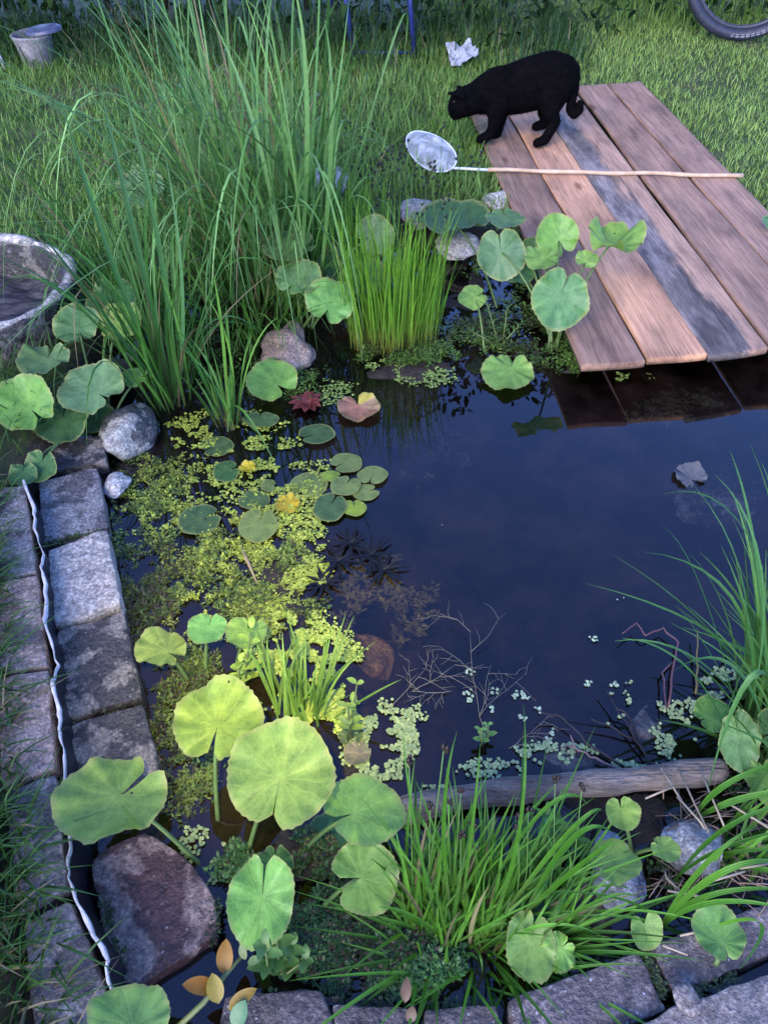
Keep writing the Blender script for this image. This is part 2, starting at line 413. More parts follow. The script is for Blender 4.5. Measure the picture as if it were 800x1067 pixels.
def m_water():
    m, nt, out = new_mat('pond_water')
    tc = N(nt, 'ShaderNodeTexCoord')
    fr = N(nt, 'ShaderNodeFresnel', i_IOR=1.52)
    gl = N(nt, 'ShaderNodeBsdfGlossy'); gl.inputs['Roughness'].default_value = .012; gl.inputs['Color'].default_value = (1, 1, 1, 1)
    tr = N(nt, 'ShaderNodeBsdfTransparent'); tr.inputs['Color'].default_value = (.72, .62, .50, 1)
    n = noise_node(nt, 7, 2, .5, tc.outputs['Object'])
    b = bump(nt, n.outputs[0], .05, .004)
    link(nt, b, gl.inputs['Normal']); link(nt, b, fr.inputs['Normal'])
    # thin dusty film with faint blotches on the surface
    n2 = noise_node(nt, 5, 8, .68, tc.outputs['Object'])
    f2 = ramp(nt, n2.outputs[0], [(.45, (0, 0, 0)), (.75, (.10, .10, .10))])
    df = N(nt, 'ShaderNodeBsdfDiffuse'); df.inputs['Color'].default_value = (.15, .085, .07, 1)
    m1 = N(nt, 'ShaderNodeMixShader'); link(nt, f2.outputs[0], m1.inputs[0]); link(nt, tr.outputs[0], m1.inputs[1]); link(nt, df.outputs[0], m1.inputs[2])
    ms = N(nt, 'ShaderNodeMixShader'); link(nt, fr.outputs[0], ms.inputs[0]); link(nt, m1.outputs[0], ms.inputs[1]); link(nt, gl.outputs[0], ms.inputs[2])
    link(nt, ms.outputs[0], out.inputs[0]); return m

M = {}
M['ground'] = m_ground(); M['water'] = m_water()
M['blade'] = m_foliage('grass_blade', rough=.5, trans=.30, spec=.3)
M['sedge'] = m_foliage('sedge_blade', rough=.45, trans=.28, spec=.25, stripe=3)
M['small_leaf'] = m_foliage('small_leaf', rough=.45, trans=.2, spec=.4)
M['hedge_leaf'] = m_foliage('hedge_leaf', rough=.75, trans=.2, spec=.08)
M['duckweed'] = m_foliage('duckweed', rough=.45, trans=.1, spec=.4)
M['stem'] = m_foliage('stem', rough=.5, trans=.1)
M['leaf'] = m_roundleaf('round_leaf')
M['paver_grey'] = m_paver('paver_grey', (.20, .195, .20), (.085, .08, .08), .52)
M['paver_pale'] = m_paver('paver_pale', (.36, .33, .30), (.23, .21, .195), .42)
M['paver_dark'] = m_paver('paver_dark', (.19, .17, .155), (.042, .037, .034), .61)
M['paver_wet'] = m_paver('paver_wet', (.085, .075, .078), (.028, .024, .025), .50)
M['paver_red'] = m_paver('paver_red', (.22, .16, .14), (.066, .030, .026), .585)
M['paver_pink'] = m_paver('paver_pink', (.29, .23, .205), (.15, .115, .105), .48)
M['paver_front'] = m_paver('paver_front', (.19, .165, .165), (.095, .08, .082), .53, speck=.55)
M['slab'] = m_paver('slab', (.185, .165, .16), (.14, .125, .125), .45, speck=.15)
M['stone_grey'] = m_paver('stone_grey', (.28, .275, .27), (.12, .12, .12), .46, rough=.65, speck=.1)
M['stone_lichen'] = m_paver('stone_lichen', (.27, .28, .28), (.055, .057, .062), .53, rough=.6, speck=.2)
M['stone_pink'] = m_paver('stone_pink', (.30, .225, .19), (.14, .09, .07), .46, rough=.6, speck=.1)
M['stone_wet'] = m_paver('stone_wet', (.22, .25, .33), (.10, .12, .17), .45, rough=.3, speck=.3)
M['stone_dark'] = m_paver('stone_dark', (.06, .06, .065), (.025, .025, .03), .5, rough=.4, speck=.1)
M['stone_white'] = m_paver('stone_white', (.45, .43, .41), (.20, .19, .19), .42, rough=.65, speck=.0)
M['liner_white'] = m_simple('liner_white', [(.3, (.30, .30, .29)), (.7, (.60, .59, .55))], 45, .5, .3)
M['liner_black'] = m_simple('liner_black', [(.3, (.006, .006, .008)), (.7, (.015, .015, .02))], 30, .35, .3)
M['log'] = m_simple('log_bark', [(.3, (.07, .058, .046)), (.5, (.20, .16, .12)), (.7, (.33, .27, .205))], 26, .85, 1.0, .012, stretch=(.3, 1.6, 1.6), fine=120)
M['cat'] = m_simple('black_fur', [(.3, (.0012, .001, .0012)), (.7, (.003, .0026, .003))], 40, .85, .3, spec=.03)
M['bamboo'] = m_simple('bamboo', [(.3, (.34, .23, .13)), (.7, (.52, .38, .24))], 25, .5, .2)
M['plastic_white'] = m_simple('plastic_white', [(.3, (.55, .57, .62)), (.7, (.72, .74, .78))], 20, .4, .1)
M['sheet'] = m_simple('crumpled_sheet', [(.3, (.22, .23, .24)), (.7, (.36, .37, .38))], 30, .55, .5, .006)
M['pot'] = m_simple('pot_plastic', [(.3, (.10, .095, .095)), (.7, (.22, .21, .20))], 18, .6, .5, .004, fine=90)
M['blue'] = m_simple('blue_paint', [(.3, (.010, .016, .075)), (.7, (.022, .034, .13))], 60, .35, .2)
M['blue_plastic'] = m_simple('blue_plastic', [(.3, (.03, .038, .07)), (.7, (.055, .065, .11))], 20, .4, .1)
M['tyre'] = m_simple('tyre_rubber', [(.3, (.012, .013, .022)), (.7, (.028, .03, .045))], 40, .55, .3)
M['metal'] = m_simple('spoke_steel', [(.3, (.35, .36, .38)), (.7, (.5, .5, .52))], 40, .35, 0, metallic=1)
M['rim'] = m_simple('rim_black', [(.3, (.02, .02, .025)), (.7, (.04, .04, .05))], 40, .35, 0)
M['letter'] = m_simple('tyre_lettering', [(.3, (.04, .04, .045)), (.7, (.24, .24, .25))], 90, .5, 0)
M['twig'] = m_simple('twig', [(.3, (.035, .022, .020)), (.7, (.10, .065, .06))], 60, .7, .4)
M['straw'] = m_simple('dry_straw', [(.3, (.22, .17, .12)), (.7, (.42, .35, .28))], 60, .6, .3)
M['basin'] = m_paver('basin_stone', (.12, .115, .115), (.03, .03, .032), .55, rough=.7, speck=.1)
M['basin_rim'] = m_paver('basin_rim', (.34, .33, .33), (.16, .155, .16), .45, rough=.7, speck=.1)
M['silt'] = m_simple('basin_silt', [(.38, (.008, .008, .009)), (.6, (.05, .045, .045))], 30, .6, .8, .01, stretch=(.5, 2, 1))

def m_net():
    m, nt, out = new_mat('net_mesh')
    tc = N(nt, 'ShaderNodeTexCoord')
    n = noise_node(nt, 22, 3, .55, tc.outputs['Object'])
    p = N(nt, 'ShaderNodeBsdfPrincipled'); p.inputs['Base Color'].default_value = (.46, .48, .50, 1); p.inputs['Roughness'].default_value = .6
    t = N(nt, 'ShaderNodeBsdfTransparent')
    f = ramp(nt, n.outputs[0], [(.35, (.34, .34, .34)), (.5, (.55, .55, .55)), (.62, (.85, .85, .85))])
    ms = N(nt, 'ShaderNodeMixShader'); link(nt, f.outputs[0], ms.inputs[0]); link(nt, t.outputs[0], ms.inputs[1]); link(nt, p.outputs[0], ms.inputs[2])
    link(nt, ms.outputs[0], out.inputs[0]); return m
M['net'] = m_net()

# ---------------------------------------------------------------- terrain
def W2(pl, z=0): return [tuple(P(u, v, z)[:2]) for u, v in pl]
DEEP = W2([(345, 470), (385, 410), (440, 400), (480, 392), (560, 400), (620, 392), (700, 388), (840, 392), (880, 560), (835, 690), (745, 765), (640, 802), (500, 812), (425, 800), (385, 740), (345, 680), (318, 610), (322, 540)])
OUT = W2([(112, 470), (122, 560), (140, 640), (160, 730), (178, 820), (215, 890), (228, 960), (232, 1030), (300, 1042), (420, 1052), (520, 1036), (690, 985), (830, 930), (930, 700), (930, 400), (830, 378), (640, 378), (600, 330), (530, 262), (440, 235), (330, 250), (250, 262), (190, 290), (120, 350), (95, 420)])
RIM = W2([(95, 420), (50, 470), (25, 500), (36, 545), (44, 600), (47, 640), (57, 690), (63, 745), (66, 800), (73, 868), (80, 935), (112, 1002), (122, 1080), (140, 1250), (640, 1250), (960, 1080), (1000, 900), (930, 700), (930, 400), (840, 350), (650, 350), (600, 325), (530, 262), (440, 235), (330, 250), (250, 262), (190, 290), (120, 350)], .06)
PLANKS = [  # far-left, far-right, near-right, near-left (on the top face)
    [(483, 103), (517, 99), (671, 377), (606, 382)],
    [(519, 98), (552, 96), (736, 370), (674, 375)],
    [(554, 97), (597, 95), (800, 363), (738, 373)],
    [(599, 90), (631, 87), (868, 358), (803, 362)],
    [(633, 87), (667, 84), (925, 352), (871, 357)]]
PLANK_POLY = W2([PLANKS[0][0], PLANKS[4][1], PLANKS[4][2], PLANKS[0][3]], .09)

def terrain_z(x, y):
    x = np.asarray(x, float); y = np.asarray(y, float)
    so_ = sdist(x, y, RIM); sd_ = sdist(x, y, DEEP)
    nz = vnoise(x, y, 9, 1) * .5 + vnoise(x, y, 23, 2) * .3 + vnoise(x, y, 51, 3) * .2
    left = np.clip((-.15 - x) / .25, 0, 1) * np.clip((y - .95) / .2, 0, 1)
    bog = -.006 - .045 * left + .022 * nz
    lawn = .062 + .010 * vnoise(x, y, 2.2, 4) * np.clip(y - 1.2, 0, 1) + .006 * nz + np.clip(y - 4.5, 0, 60) * .03
    k = np.clip((.012 - so_) / np.where((x < -.3) & (y < 1.35), .035, .10), 0, 1); k = k * k * (3 - 2 * k)
    z = bog * (1 - k) + lawn * k
    deep = -.02 - np.clip(sd_ * .9, 0, .42) + .012 * nz
    kd = np.clip((sd_ + .03) / .06, 0, 1)
    return z * (1 - kd) + np.minimum(z, deep) * kd
def tz(p): return float(terrain_z(np.array([p[0]]), np.array([p[1]]))[0])

def axis_pts(lo, hi, step, far):
    a = list(np.arange(lo, hi + 1e-6, step)); s = step; v = a[-1]
    while v < far: s *= 1.35; v += s; a.append(v)
    s = step; v = a[0]; pre = []
    while v > -far: s *= 1.35; v -= s; pre.append(v)
    return np.array(pre[::-1] + a)
gx = axis_pts(-1.7, 1.9, .018, 80); gy = axis_pts(.25, 3.2, .018, 80)
X, Y = np.meshgrid(gx, gy, indexing='ij')
Z = terrain_z(X.ravel(), Y.ravel())
so_ = sdist(X.ravel(), Y.ravel(), RIM)
nz = vnoise(X.ravel(), Y.ravel(), 12, 5)
turf = np.clip((-so_ - .06 + .05 * nz) / .08, 0, 1)
bed = np.clip(-Z / .05, 0, 1)
ii = np.arange(len(gx) * len(gy)).reshape(len(gx), len(gy))
mb = MB(); mb.add(np.stack([X.ravel(), Y.ravel(), Z], 1), np.stack([ii[:-1, :-1], ii[1:, :-1], ii[1:, 1:], ii[:-1, 1:]], -1).reshape(-1, 4), np.stack([turf, bed, bed * 0], 1))
tag(mb.build('ground', M['ground']), kind='structure')

ox = [p[0] for p in OUT]; oy = [p[1] for p in OUT]
mb = MB(); x0, x1, y0, y1 = min(ox) - .04, max(ox) + .04, min(oy) - .04, max(oy) + .04
mb.add([(x0, y0, 0), (x1, y0, 0), (x1, y1, 0), (x0, y1, 0)], [(0, 1, 2, 3)])
tag(mb.build('pond_water', M['water'], smooth=False), kind='structure')

# ---------------------------------------------------------------- pavers
def mesh_block(poly3, depth, amp, seed, cuts=5, round_r=.004):
    """a stone block from its top outline: bevelled, subdivided and roughened"""
    bm = bmesh.new()
    rr = random.Random(seed * 13 + 5); out_ = []; cen = sum(poly3, Vector((0, 0, 0))) / len(poly3)
    for i, p in enumerate(poly3):
        q = poly3[(i + 1) % len(poly3)]; L_ = (q - p).length; m_ = max(1, int(L_ / .022))
        chip = rr.uniform(.04, .14) if rr.random() < .6 else .02
        out_.append(p.lerp(cen, chip * .5))
        for k in range(1, m_):
            v = p.lerp(q, k / m_); out_.append(v + (cen - v).normalized() * rr.uniform(-.0012, .0030))
    if len(poly3) < 8 and amp > .001: poly3 = out_
    top = [bm.verts.new(p) for p in poly3]
    f = bm.faces.new(top); f.normal_update()
    if f.normal.z < 0: f.normal_flip()
    r = bmesh.ops.extrude_face_region(bm, geom=[f])
    vs_ = [g for g in r['geom'] if isinstance(g, bmesh.types.BMVert)]
    bmesh.ops.translate(bm, verts=vs_, vec=(0, 0, -depth))
    bmesh.ops.recalc_face_normals(bm, faces=bm.faces)
    bmesh.ops.bevel(bm, geom=list(bm.edges), offset=round_r, segments=2, profile=.55, affect='EDGES')
    bmesh.ops.triangulate(bm, faces=bm.faces)
    for it in range(3):
        es = [e for e in bm.edges if e.calc_length() > .012]
        if not es: break
        bmesh.ops.subdivide_edges(bm, edges=es, cuts=1)
        bmesh.ops.triangulate(bm, faces=[f for f in bm.faces if len(f.verts) > 3])
    bm.normal_update()
    for v in bm.verts:
        q = v.co * 22 + Vector((seed * 3.1, seed, 0)); q2 = v.co * 75 + Vector((seed, seed * 2, 0))
        v.co += v.normal * (mnoise.noise(q) * amp + mnoise.noise(q2) * amp * .45)
    return bm
def paver(px, z, mat, label, seed, group, cat='paving stone', depth=.075, amp=.0026, name='paver', round_r=.0035, dz=None):
    pts = [P(u, v, z + (dz[i] if dz else 0)) for i, (u, v) in enumerate(px)]
    o = from_bm(name, mesh_block(pts, depth, amp, seed, round_r=round_r), M[mat])
    o.data.set_sharp_from_angle(angle=R(32))
    return tag(o, label, cat, group)
G1 = 'edging stones along the pond side'
paver([(56, 462), (106, 452), (111, 480), (50, 492)], .036, 'paver_dark', 'dark mossy edging stone tucked under the leaves above the grey stone with a white chip', 1, G1)
paver([(40, 502), (102, 485), (113, 549), (44, 566)], .042, 'paver_grey', 'dark grey edging stone with a small white chip, just above the palest one', 2, G1)
paver([(49, 572), (112, 551), (127, 630), (57, 651)], .050, 'paver_pale', 'palest dry edging stone of the inner row, lighter than its neighbours', 3, G1)
paver([(58, 656), (130, 636), (149, 726), (68, 750)], .040, 'paver_dark', 'wet dark edging stone with one pale dry patch below the palest stone', 4, G1)
paver([(70, 756), (150, 731), (170, 815), (80, 838)], .036, 'paver_dark', 'blackish damp edging stone just above the largest notched leaf on the left', 5, G1)
paver([(92, 894), (150, 864), (192, 892), (227, 938), (226, 976), (136, 1034), (116, 1011)], .026, 'paver_red', 'big reddish brown edging stone with a pale dry blotch in the lower left', 6, G1, amp=.0016, round_r=.003)
G2 = 'outer paving strip beside the grass'
paver([(-22, 512), (26, 505), (38, 596), (-14, 606)], .076, 'paver_grey', 'blue grey outer strip paver at the top of the white liner edge', 7, G2)
paver([(-14, 609), (39, 599), (50, 694), (-4, 702)], .076, 'paver_pink', 'pinkish outer strip paver beside the palest edging stone', 8, G2)
paver([(-4, 705), (51, 697), (58, 800), (2, 822)], .076, 'paver_pink', 'brownish pink outer strip paver left of the blackish damp stone', 9, G2)
paver([(4, 826), (59, 804), (71, 928), (18, 955)], .076, 'paver_grey', 'grey outer strip paver left of the big reddish stone, under grass blades', 10, G2)
paver([(22, 960), (73, 934), (112, 1040), (122, 1110), (40, 1110)], .076, 'paver_grey', 'lowest grey outer strip paver in the bottom left corner', 11, G2)
G3 = 'edging stones along the front of the pond'
paver([(527, 1040), (667, 988), (688, 1034), (700, 1052), (560, 1110), (538, 1090)], .052, 'paver_front', 'speckled mauve grey front paver with a rounded left corner', 12, G3, round_r=.007)
paver([(676, 986), (800, 940), (850, 975), (712, 1034), (698, 1032)], .050, 'paver_front', 'speckled mauve paver in the bottom right lying behind the wide flat slab', 13, G3)
paver([(618, 1092), (712, 1044), (838, 1000), (900, 1040), (860, 1130), (640, 1150)], .072, 'slab', 'wide flat grey brown slab in the bottom right corner', 14, G3, cat='stone slab', name='stone_slab', amp=.0025)
paver([(232, 1036), (338, 1030), (352, 1110), (220, 1110)], .040, 'paver_wet', 'dark wet front stone under the yellowing oval leaves', 15, G3, amp=.006)
paver([(345, 1046), (436, 1048), (440, 1110), (350, 1110)], .040, 'paver_wet', 'dark wet front stone at the foot of the dark moss', 16, G3, amp=.006)
paver([(441, 1052), (518, 1044), (530, 1110), (444, 1110)], .045, 'paver_wet', 'small dark front stone with a grey patch, left of the speckled rounded paver', 17, G3, amp=.005)

# ---------------------------------------------------------------- stones
def rock(px, wpx, hpx, z, mat, label, seed, amp=.22, flat=.7, name='rock', cat='stone', group=None):
    c = P(px[0], px[1], z); s = S(px[0], px[1], z)
    rx = wpx / 2 * s; ry = max(rx * .7, min(rx * 1.5, hpx / 2 * s / math.sin(elev(*px)))); rz = min(rx, ry) * flat
    bm = bmesh.new(); bmesh.ops.create_icosphere(bm, subdivisions=4, radius=1)
    rr = random.Random(seed); a = rr.uniform(-.3, .3)
    for v in bm.verts:
        q = v.co * 1.1 + Vector((seed * 5.3, seed, 2)); q2 = v.co * 3.2 + Vector((seed, 0, seed))
        k = 1 + amp * mnoise.noise(q) * 1.6 + amp * .35 * mnoise.noise(q2) + .03 * mnoise.noise(v.co * 9)
        v.co = v.co * k
        x, y = v.co.x * rx, v.co.y * ry
        v.co = Vector((x * math.cos(a) - y * math.sin(a), x * math.sin(a) + y * math.cos(a), v.co.z * rz))
        v.co += c
    return tag(from_bm(name, bm, M[mat]), label, cat, group)
G4 = 'loose stones in and around the pond'
rock((135, 450), 50, 42, .022, 'stone_lichen', 'round grey stone with white lichen patches at the left pond edge', 1, .20, .9, group=G4)
rock((302, 366), 50, 42, .002, 'stone_pink', 'pinkish boulder at the waterline under the middle round leaves', 2, .38, .85, group=G4)
rock((477, 256), 44, 26, .05, 'stone_white', 'white flat stone between the rushes and the leaves by the planks', 3, .25, .35, group=G4)
rock((643, 908), 50, 84, .03, 'stone_wet', 'wet bluish stone beside the foreground grass tuft', 4, .25, .5, group=G4)
rock((722, 882), 64, 50, .045, 'stone_grey', 'angular grey stone lying among the dry straw', 5, .28, .6, group=G4)
rock((578, 868), 62, 46, .005, 'stone_dark', 'dark wet stone right behind the foreground grass tuft', 6, .25, .5, group=G4)
rock((610, 945), 60, 50, .0, 'stone_dark', 'dark wet stone just below the bluish stone', 16, .25, .5, group=G4)
rock((245, 222), 60, 40, .07, 'stone_dark', 'dark rock half hidden behind the tall reeds', 7, .3, .7, group=G4)
rock((262, 250), 44, 34, .05, 'stone_grey', 'grey rock in the gap of the tall reeds, below the dark rock', 8, .3, .7, group=G4)
rock((343, 190), 40, 26, .08, 'stone_white', 'pale rock behind the tall reeds near the bright rushes', 9, .3, .6, group=G4)
rock((142, 366), 22, 34, .04, 'stone_wet', 'small pale bluish stone above the lichen stone', 10, .2, .9, group=G4)
rock((120, 392), 34, 26, .03, 'stone_dark', 'small dark stone left of the reed base, above the lichen stone', 11, .2, .8, group=G4)
rock((520, 210), 30, 14, .075, 'stone_white', 'small white stone in the grass beside the plank edge', 12, .25, .5, group=G4)
rock((436, 222), 40, 22, .08, 'stone_grey', 'small grey stone in the grass behind the bright rushes', 13, .25, .5, group=G4)
rock((122, 504), 24, 22, .02, 'stone_white', 'tiny pale pebble at the inner edge of the grey chipped paver', 14, .25, .6, name='pebble', group=G4)
rock((716, 1041), 26, 30, .074, 'slab', 'oval grey pebble resting on the wide flat slab', 15, .08, .35, name='pebble', group=G4)
rock((300, 598), 90, 46, -.055, 'stone_pink', 'brownish flat stone under shallow water beside the pond weed', 17, .25, .4, group=G4)
rock((372, 690), 80, 60, -.09, 'stone_pink', 'reddish stone seen dimly below the water left of centre', 18, .25, .4, group=G4)
rock((745, 522), 86, 44, -.034, 'stone_white', 'pale flat stone under the water at centre right', 22, .25, .3, group=G4)
rock((590, 795), 50, 26, -.01, 'stone_dark', 'dark stone at the waterline behind the grey log', 19, .25, .5, group=G4)
rock((672, 760), 70, 46, -.02, 'stone_dark', 'dark submerged stone under the duckweed at the right bank', 20, .25, .5, group=G4)

# ---------------------------------------------------------------- stone basin on the left
def build_basin():
    c = P(-29, 305, .15); root = empty('stone_basin', (c.x, c.y, .05), 'rough grey round stone basin in the grass at the left edge', 'basin')
    prof = [(.05, -.02), (.22, -.02), (.252, .05), (.262, .115), (.258, .138), (.246, .144), (.234, .136), (.226, .09), (.215, .03), (.10, .018), (.0, .015)]
    vv = []; ff = []; n = 72
    fine = []
    for i in range(len(prof) - 1):
        for k in range(5): t = k / 5; fine.append((prof[i][0] * (1 - t) + prof[i + 1][0] * t, prof[i][1] * (1 - t) + prof[i + 1][1] * t))
    fine.append((.002, .015))
    for r, z in fine:
        for k in range(n):
            a = 2 * PI * k / n; p = Vector((math.cos(a), math.sin(a), z * 5))
            q = 1 + .025 * mnoise.noise(p * 1.3) + .012 * mnoise.noise(p * 4 + Vector((r * 9, 0, 0)))
            vv.append((c.x + r * q * math.cos(a), c.y + r * q * math.sin(a), .03 + z +     .007 * mnoise.noise(p * 2.2 + Vector((r * 20, 3, 0))) + .006 * mnoise.noise(p * 8 + Vector((r * 50, 0, 0)))))
    for i in range(len(fine) - 1):
        for k in range(n): ff.append((i * n + k, i * n + (k + 1) % n, (i + 1) * n + (k + 1) % n, (i + 1) * n + k))
    m_ = MB(); m_.add(vv, ff); m_.build('bowl', M['basin'], root)
    m_ = MB(); v2 = []; f2 = []; g = 60
    for j in range(g + 1):
        for k in range(g + 1):
            x, y = (k / g - .5) * .45, (j / g - .5) * .45; r_ = math.hypot(x, y); q = Vector((x * 9, y * 26, 1)); sc_ = min(1, .222 / max(r_, 1e-6))
            v2.append((c.x + x * sc_, c.y + y * sc_,     .075 + .016 * mnoise.noise(q) + .010 * mnoise.noise(q * 2.7)))
    for j in range(g):
        for k in range(g): a = j * (g + 1) + k; f2.append((a, a + 1, a + g + 2, a + g + 1))
    m_.add(v2, f2); m_.build('silt_floor', M['silt'], root)
    m_ = MB(); m_.tube([Vector((c.x + (.250 + .006 * math.sin(a * 3) + .004 * math.sin(a * 7)) * math.cos(a), c.y + (.250 + .006 * math.sin(a * 3 + 1)) * math.sin(a), .171 + .004 * math.sin(a * 5))) for a in [2 * PI * k / 90 for k in range(91)]], [.0115 + .003 * math.sin(k * .37) + .002 * math.sin(k * 1.1) for k in range(91)], 12, cap=False); m_.build('rim', M['basin_rim'], root)
build_basin()

# ---------------------------------------------------------------- pond liner
liner_px = [(25, 500), (31, 520), (36, 545), (43, 575), (44, 600), (47, 640), (53, 668), (57, 690), (58, 715), (63, 745), (61, 768), (68, 795), (65, 830), (73, 868), (71, 900), (80, 935), (96, 968), (112, 1002), (118, 1035), (122, 1080)]
def build_liner():
    pts = []
    for i in range(len(liner_px) - 1):
        for k in range(5):
            t = k / 5; u = liner_px[i][0] * (1 - t) + liner_px[i + 1][0] * t; v = liner_px[i][1] * (1 - t) + liner_px[i + 1][1] * t
            q_ = len(pts); pts.append(P(u, v, .084) + Vector((.009 * mnoise.noise(Vector((q_ * .21, 2.2, 0))) + .004 * mnoise.noise(Vector((q_ * .7, 7, 0))), 0, .012 * mnoise.noise(Vector((q_ * .16, 0, 5))))))
    root = empty('pond_liner', P(60, 700, .05), 'pond liner with a wavy white edge standing between two rows of stones', 'pond liner')
    m1 = MB(); m2 = MB(); n = len(pts); v1 = []; f1 = []; v2 = []; f2 = []
    for i, p in enumerate(pts):
        wd = .0040 + .0018 * math.sin(i * .33) + .0012 * math.sin(i * 1.3)
        d = (pts[min(i + 1, n - 1)] - pts[max(i - 1, 0)]).normalized(); s_ = Vector((d.y, -d.x, 0))
        s_ = s_ if s_.x > 0 else -s_
        for q in (p - s_ * wd * .5 + Vector((0, 0, -.03)), p - s_ * wd * .5, p, p + s_ * wd * .45 + Vector((0, 0, .002)), p + s_ * wd * .55 + Vector((0, 0, -.006))): v1.append(q)
        for q in (p + s_ * (wd * .5 + .0005) + Vector((0, 0, -.007)), p + s_ * .005 + Vector((0, 0, -.035)), p + s_ * .009 + Vector((0, 0, -.06)), p + s_ * .014 + Vector((0, 0, -.10))): v2.append(q)
        if i < n - 1:
            for k in range(4): f1.append((i * 5 + k, i * 5 + k + 1, i * 5 + k + 6, i * 5 + k + 5))
            for k in range(3): f2.append((i * 4 + k, i * 4 + k + 1, i * 4 + k + 5, i * 4 + k + 4))
    m1.add(v1, f1); m2.add(v2, f2)
    m1.build('white_edge', M['liner_white'], root); m2.build('black_sheet', M['liner_black'], root)
build_liner()

# ---------------------------------------------------------------- planks
plank_mats = [m_wood('plank_wood_brown', (.20, .145, .115), (.38, .27, .215), seed=1.3),
              m_wood('plank_wood_tan', (.46, .285, .19), (.64, .42, .29), seed=4.1),
              m_wood('plank_wood_stained', (.38, .27, .21), (.54, .39, .30), stain=(.085, .072, .062), stain_u=1.32, seed=7.7),
              m_wood('plank_wood_grey', (.25, .18, .145), (.42, .30, .245), seed=11.2),
              m_wood('plank_wood_pinkish', (.26, .185, .15), (.44, .315, .26), seed=15.9)]
plank_labels = ['brown grey plank nearest the plants, at the left of the deck', 'pale tan plank, second from the plants, cleanest of the five',
                'plank with a long dark stain along one side and a pale strip', 'grey brown plank just right of the stained one', 'outermost pinkish grey plank next to the open lawn']
def build_plank(i):
    q = PLANKS[i]; zt = .100 + [.0, .001, .003, .001, .0][i]
    a, b, c, d = [P(u, v, zt) for u, v in q]
    axis = ((a + b) / 2 - (d + c) / 2).normalized()
    ang = math.atan2(axis.y, axis.x)
    root_loc = (a + b + c + d) / 4
    nl, nw, th = 60, 8, .017
    m_ = MB(); vv = []; uv = []; ff = []
    rr = random.Random(i + 40); tw = rr.uniform(-.003, .003); cup = rr.uniform(.001, .003); ph = rr.uniform(0, 6)
    def top(s_, t_):
        p = (d * (1 - s_) + c * s_) * (1 - t_) + (a * (1 - s_) + b * s_) * t_
        jit = .0018 * math.sin(t_ * 17 + ph + (0 if s_ < .5 else 2)) * (1 if s_ in (0, 1) else 0)
        e = .0
        if t_ == 0: e = .0015 * math.sin(s_ * 5 + ph)
        edge = -.0010 if s_ in (0, 1) or t_ in (0, 1) else 0
        return p + Vector((jit, e, cup * (2 * s_ - 1) ** 2 + tw * (2 * s_ - 1) * (2 * t_ - 1) + .002 * math.sin(t_ * 6 + ph) + edge))
    ss = [0, .02] + [k / nw for k in range(1, nw)] + [.98, 1]; tt = [0, .004] + [k / nl for k in range(1, nl)] + [.997, 1]
    K = len(ss)
    for t_ in tt:
        for s_ in ss: vv.append(top(s_, t_)); uv.append((s_, t_))
    nt_ = len(vv)
    for t_ in tt:
        for s_ in ss: vv.append(top(s_, t_) - Vector((0, 0, th))); uv.append((s_, t_))
    L = len(tt)
    for j in range(L - 1):
        for k in range(K - 1):
            ff.append((j * K + k, j * K + k + 1, (j + 1) * K + k + 1, (j + 1) * K + k))
            ff.append((nt_ + j * K + k, nt_ + (j + 1) * K + k, nt_ + (j + 1) * K + k + 1, nt_ + j * K + k + 1))
    for j in range(L - 1):
        for k in (0, K - 1):
            f = (j * K + k, (j + 1) * K + k, nt_ + (j + 1) * K + k, nt_ + j * K + k); ff.append(f if k == 0 else f[::-1])
    for k in range(K - 1):
        for j in (0, L - 1):
            f = (j * K + k + 1, j * K + k, nt_ + j * K + k, nt_ + j * K + k + 1); ff.append(f if j == 0 else f[::-1])
    # rotate into a local frame so the grain follows the board
    Rm = Matrix.Rotation(-ang, 3, 'Z')
    vv = [Rm @ (v - root_loc) for v in vv]
    m_.add(vv, ff, (1, 1, 1), uv)
    o = m_.build('plank', plank_mats[i], smooth=False)
    o.location = root_loc; o.rotation_euler = (0, 0, ang)
    tag(o, plank_labels[i], 'plank', 'planks laid over the pond edge')
for i in range(5): build_plank(i)

# ---------------------------------------------------------------- log
def build_log():
    a = P(415, 846, .012); b = P(752, 797, .03); m_ = MB(); pts = []; rad = []
    for i in range(60):
        t = i / 59; p = a.lerp(b, t); p = p + Vector((0, .008 * math.sin(t * 5), .004 * math.sin(t * 9)))
        pts.append(p); rad.append((.0215 - .002 * t + .0018 * math.sin(t * 23)) * (1 if 0 < i < 59 else .8))
    m_.tube(pts, rad, 24)
    v = m_.v[0]
    for k in range(len(v)):
        q = Vector(v[k]); ring = k // 24
        if ring < 60:
            dirv = (q - pts[ring]); v[k] = np.array(pts[ring] + dirv * (1 + .14 * mnoise.noise(q * 25) + .08 * mnoise.noise(Vector((q.x * 20, q.y * 120, q.z * 120)))))
    tag(m_.build('log', M['log']), 'weathered grey log lying along the near pond edge', 'log')
build_log()

